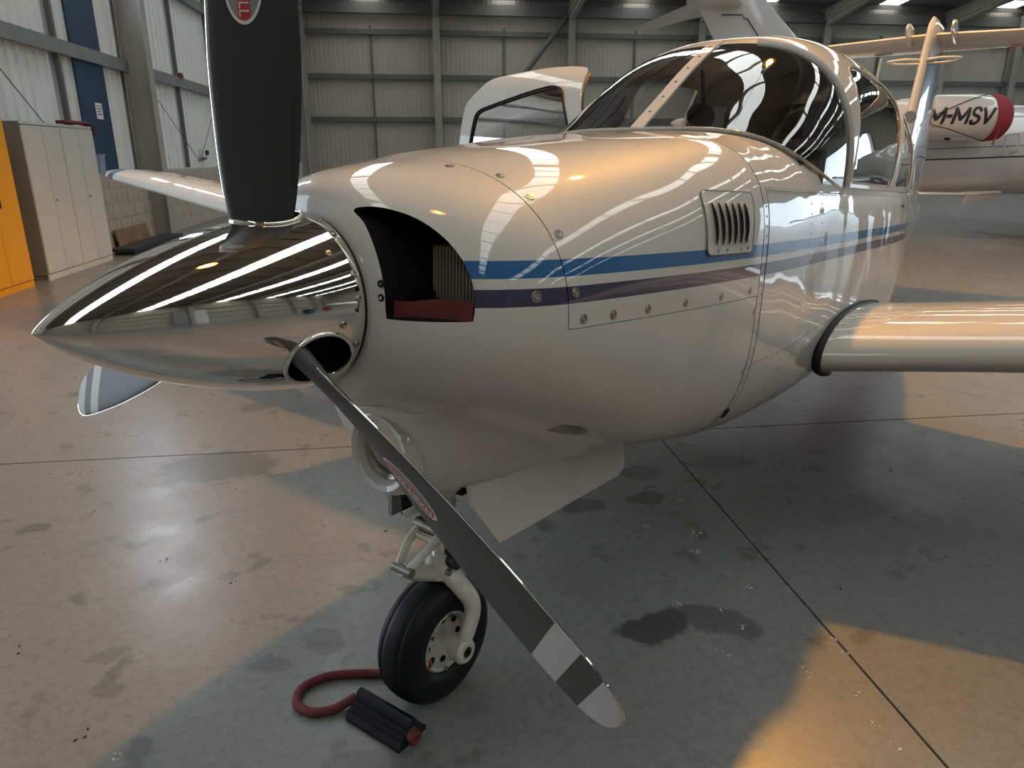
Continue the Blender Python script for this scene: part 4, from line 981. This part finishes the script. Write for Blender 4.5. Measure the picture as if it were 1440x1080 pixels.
# ------------------------------------------------------------------ the jet parked behind
# jet frame: u towards its nose (right in view), v towards the viewer, z up
jl = CR * 6.9 + CF * 13.4
jet = empty('business_jet', jl, (0, 0, -YAW + R(0))); tag(jet, 'white business jet with registration lettering on its engine nacelle', 'jet')
def J(u, v, z_): return Vector((u, -v, z_))
def JM(u, v, z_, rot=None): return Matrix.Translation(J(u, v, z_)) @ (rot.to_4x4() if rot is not None else Matrix())
prof = [(-4.1, 0), (-4.05, .06), (-3.4, .22), (-2.4, .46), (-1.2, .66), (0, .74), (1.5, .76), (4.5, .76), (5.8, .66), (6.8, .42), (7.3, .15), (7.4, 0)]
prof_f = hermite([p[0] for p in prof], [p[1] for p in prof])
bm = bmesh.new(); rings = []
for u in [-4.09, -4.0] + arange(-3.8, 7.2, .3) + [7.3, 7.39]:
    r_ = max(prof_f(u), .01); cz = 1.52 + max(0, (-u - .5)) * .13 - max(0, u - 4.5) * .10
    rings.append([J(u, r_ * math.cos(t_), cz + r_ * math.sin(t_)) for t_ in np.linspace(0, 2 * math.pi, 40, endpoint=False)])
loft_bm(bm, rings); jf = link('fuselage', to_mesh(bm), 'jet_white', jet, 50)
def jside(u, ang, off=.006):
    r_ = prof_f(u) + off; cz = 1.52 + max(0, (-u - .5)) * .13; return J(u, r_ * math.cos(ang), cz + r_ * math.sin(ang))
for a0, wd in ((-.22, .028), (.02, .012)):
    V = []; us = arange(-2.6, 4.2, .25)
    for u in us:
        aa = a0 + .05 * u; V += [jside(u, aa), jside(u, aa + wd)]
    link('cheat_line', from_data(V, [(2 * i, 2 * i + 2, 2 * i + 3, 2 * i + 1) for i in range(len(us) - 1)]), 'jet_line', jf)
# nacelles
for s_ in (1, -1):
    nac = lathe('nacelle', [(-1.15, .20), (-1.13, .21), (-.8, .285), (-.3, .345), (.2, .36), (.55, .35), (.72, .325), (.78, .30), (.76, .28), (.5, .27), (.5, 0)], JM(.17, s_ * 1.14, 2.02), 'jet_white', jet, 44, False)
    lathe('exhaust', [(-1.15, .2), (-1.28, .17), (-1.28, .15), (-1.1, .15), (-1.1, 0)], JM(.17, s_ * 1.14, 2.02), 'dull_steel', nac, 30, False)
    bm = bmesh.new(); loft_bm(bm, [[J(u, v, 1.95 + z_) for u, z_ in ((-.5, 0), (.0, .06), (.55, .05), (.75, 0), (.5, -.05), (0, -.06))] for v in (s_ * .55, s_ * .95)]); link('pylon', to_mesh(bm), 'jet_white', jet, 40)
    if s_ > 0:
        box('nacelle_vent', J(-.22, 1.14, 2.375), (.12, .07, .05), 'jet_white', nac, .01); box('nacelle_drain', J(.10, 1.3, 1.70), (.10, .03, .05), 'jet_line', nac, .01)
        S_ = [(.92, .80), (.80, .95), (.55, 1.0), (.25, .96), (.08, .80), (.12, .62), (.35, .53), (.65, .46), (.88, .36), (.93, .20), (.78, .05), (.50, 0), (.20, .04), (.05, .20)]
        S_ = [(v.x, v.y) for v in spline([Vector((x_, y_, 0)) for x_, y_ in S_], 4)]
        glyphs = [(0, .215, [(0, 0), (.02, 1), (.5, .25), (.98, 1), (1, 0)]), (.255, .075, [(0, .48), (1, .48)]), (.375, .215, [(0, 0), (.02, 1), (.5, .25), (.98, 1), (1, 0)]), (.645, .135, S_), (.82, .165, [(0, 1), (.5, 0), (1, 1)])]
        V, Fq = [], []
        def nac_pt(x_, y_, off):
            u = -.33 + x_ + .22 * (y_ - .115); ang = (y_ - .115) / .355 + .05; rr = .352 + .008 - .10 * max(0, -u - .10) - .03 * max(0, u - .45) + off
            return J(u, 1.14 + rr * math.cos(ang), 2.02 + rr * math.sin(ang))
        for x0, wd, pl in glyphs:
            pl = [Vector((x0 + px_ * wd, py_ * .23)) for px_, py_ in pl]
            for A_, B_ in zip(pl, pl[1:]):
                dv = B_ - A_; nn = Vector((-dv.y, dv.x)).normalized() * .0235; ex = dv.normalized() * .009; n = max(1, int(dv.length / .03)); b0 = len(V)
                for q in range(n + 1):
                    p = A_ - ex + (dv + 2 * ex) * q / n
                    for off in (0, .002): V += [nac_pt(p.x - nn.x, p.y - nn.y, off), nac_pt(p.x + nn.x, p.y + nn.y, off)]
                for q in range(n): k0 = b0 + 4 * q; Fq += [(k0 + 2, k0 + 3, k0 + 7, k0 + 6), (k0, k0 + 2, k0 + 6, k0 + 4), (k0 + 1, k0 + 5, k0 + 7, k0 + 3)]
        tme = from_data(V, Fq)
        link('registration', tme, 'jet_line', nac)
cover = lathe('engine_cover', [(.55, .354), (.60, .362), (.74, .35), (.80, .33), (.86, .27), (.88, .12), (.88, 0), (.86, 0), (.84, .25), (.78, .315), (.6, .354)], JM(.17, 1.14, 2.02), 'cover_red', None, 40, False)
cover.matrix_world = Matrix.Translation(jl) @ Matrix.Rotation(-YAW, 4, 'Z'); tag(cover, 'dark red fabric cover on the jet engine intake', 'cover')
st = []
for i in range(14): f = i / 13; ang = R(75) - R(105) * f; u = .74 - 1.5 * f; rr = .372 - .06 * max(0, f - .55); st.append(J(u, 1.14 + rr * math.cos(ang), 2.02 + rr * math.sin(ang)))
tube('cover_strap', st, .007, 'strap', cover, 6)
st = []
for i in range(18): f = i / 17; ang = R(-75) + R(60) * math.sin(math.pi * f * .5) ; u = .74 - 1.35 * f; st.append(J(u, 1.14 + .374 * math.cos(ang) * (1 - .12 * f), 2.02 + .374 * math.sin(ang) * (1 - .1 * f)))
tube('cover_strap', st, .007, 'strap', cover, 6)
tube('cover_tie', [J(.84, 1.44, 1.88), J(.77, 1.46, 1.72), J(.75, 1.45, 1.60)], .012, 'cover_red', cover, 6)
# fin and tailplane
rings = []
for u, cd, z_, t_ in ((-1.55, 2.1, 2.0, .10), (-2.35, 1.75, 2.9, .10), (-2.72, 1.45, 3.33, .10), (-3.20, 1.22, 3.92, .10), (-3.55, 1.05, 4.35, .09)): rings.append([J(u + cd * .5 - cd * x_, cd * y_ * (1 if y_ > 0 else 1.8), z_) for x_, y_ in foil(t_, 12)])
bm = bmesh.new(); loft_bm(bm, rings); jfin = link('tail_fin', to_mesh(bm), 'jet_white', jet, 45)
tube('rudder_gap', [J(-3.36, .075, 3.70), J(-3.02, .085, 3.70), J(-2.98, .085, 3.64), J(-2.93, .085, 3.64), J(-2.66, .09, 3.30), J(-2.2, .09, 2.75)], .010, 'jet_line', jfin, 5)
for s_ in (1, -1):
    rings = []
    for v, u, cd in ((0, -3.0, .95), (2.3, -4.0, .50)): rings.append([J(u - cd * x_, s_ * v, 3.86 - .0 * v + cd * y_) for x_, y_ in foil(.10, 10)])
    bm = bmesh.new(); loft_bm(bm, rings); link('tailplane', to_mesh(bm), 'jet_white', jet, 45)
    rings = []
    for v, u, cd in ((.3, 4.9, 1.7), (5.0, 4.2, .8)): rings.append([J(u - cd * x_, s_ * v, .92 + .06 * v + cd * y_) for x_, y_ in foil(.12, 12)])
    bm = bmesh.new(); loft_bm(bm, rings); link('wing', to_mesh(bm), 'jet_white', jet, 45)
    leg = tube('main_leg', [J(4.1, s_ * 1.5, 1.0), J(4.1, s_ * 1.5, .25)], .05, 'gear_white', jet, 10)
    lathe('tyre', [(-.08, .12), (-.09, .2), (-.06, .26), (.06, .26), (.09, .2), (.08, .12)], JM(4.1, s_ * 1.62, .262, Matrix.Rotation(R(90), 3, 'Z')), 'rubber', leg, 28)
nl = tube('nose_leg', [J(6.2, 0, 1.1), J(6.2, 0, .2)], .04, 'gear_white', jet, 10); lathe('tyre', [(-.05, .08), (-.06, .16), (-.04, .2), (.04, .2), (.06, .16), (.05, .08)], JM(6.2, 0, .203, Matrix.Rotation(R(90), 3, 'Z')), 'rubber', nl, 24)
fp = [(-.25, .35, .80), (.9, .55, .80), (.95, .55, .83), (-.2, .35, .84)]
bm = bmesh.new(); loft_bm(bm, [[J(u, v, z_) for u, v, z_ in fp], [J(u, v + .16, z_) for u, v, z_ in fp]]); link('flap_fairing', to_mesh(bm), 'jet_white', jet)
bm = bmesh.new(); loft_bm(bm, [[J(.95, v, z_) for v, z_ in ((.55, .84), (.75, .80), (.65, .62))], [J(1.55, v, z_) for v, z_ in ((.6, .86), (.72, .84), (.66, .78))]]); link('belly_strake', to_mesh(bm), 'jet_white', jet)
lp = spline([J(1.34, .74, 1.46), J(1.33, .86, 1.47), J(1.32, .87, 1.72), J(1.35, .87, 1.77), J(1.50, .87, 1.79), J(1.54, .87, 1.75), J(1.55, .87, 1.52), J(1.55, .74, 1.50)], 5)
tube('access_rail', lp, .016, 'jet_white', jet, 8)
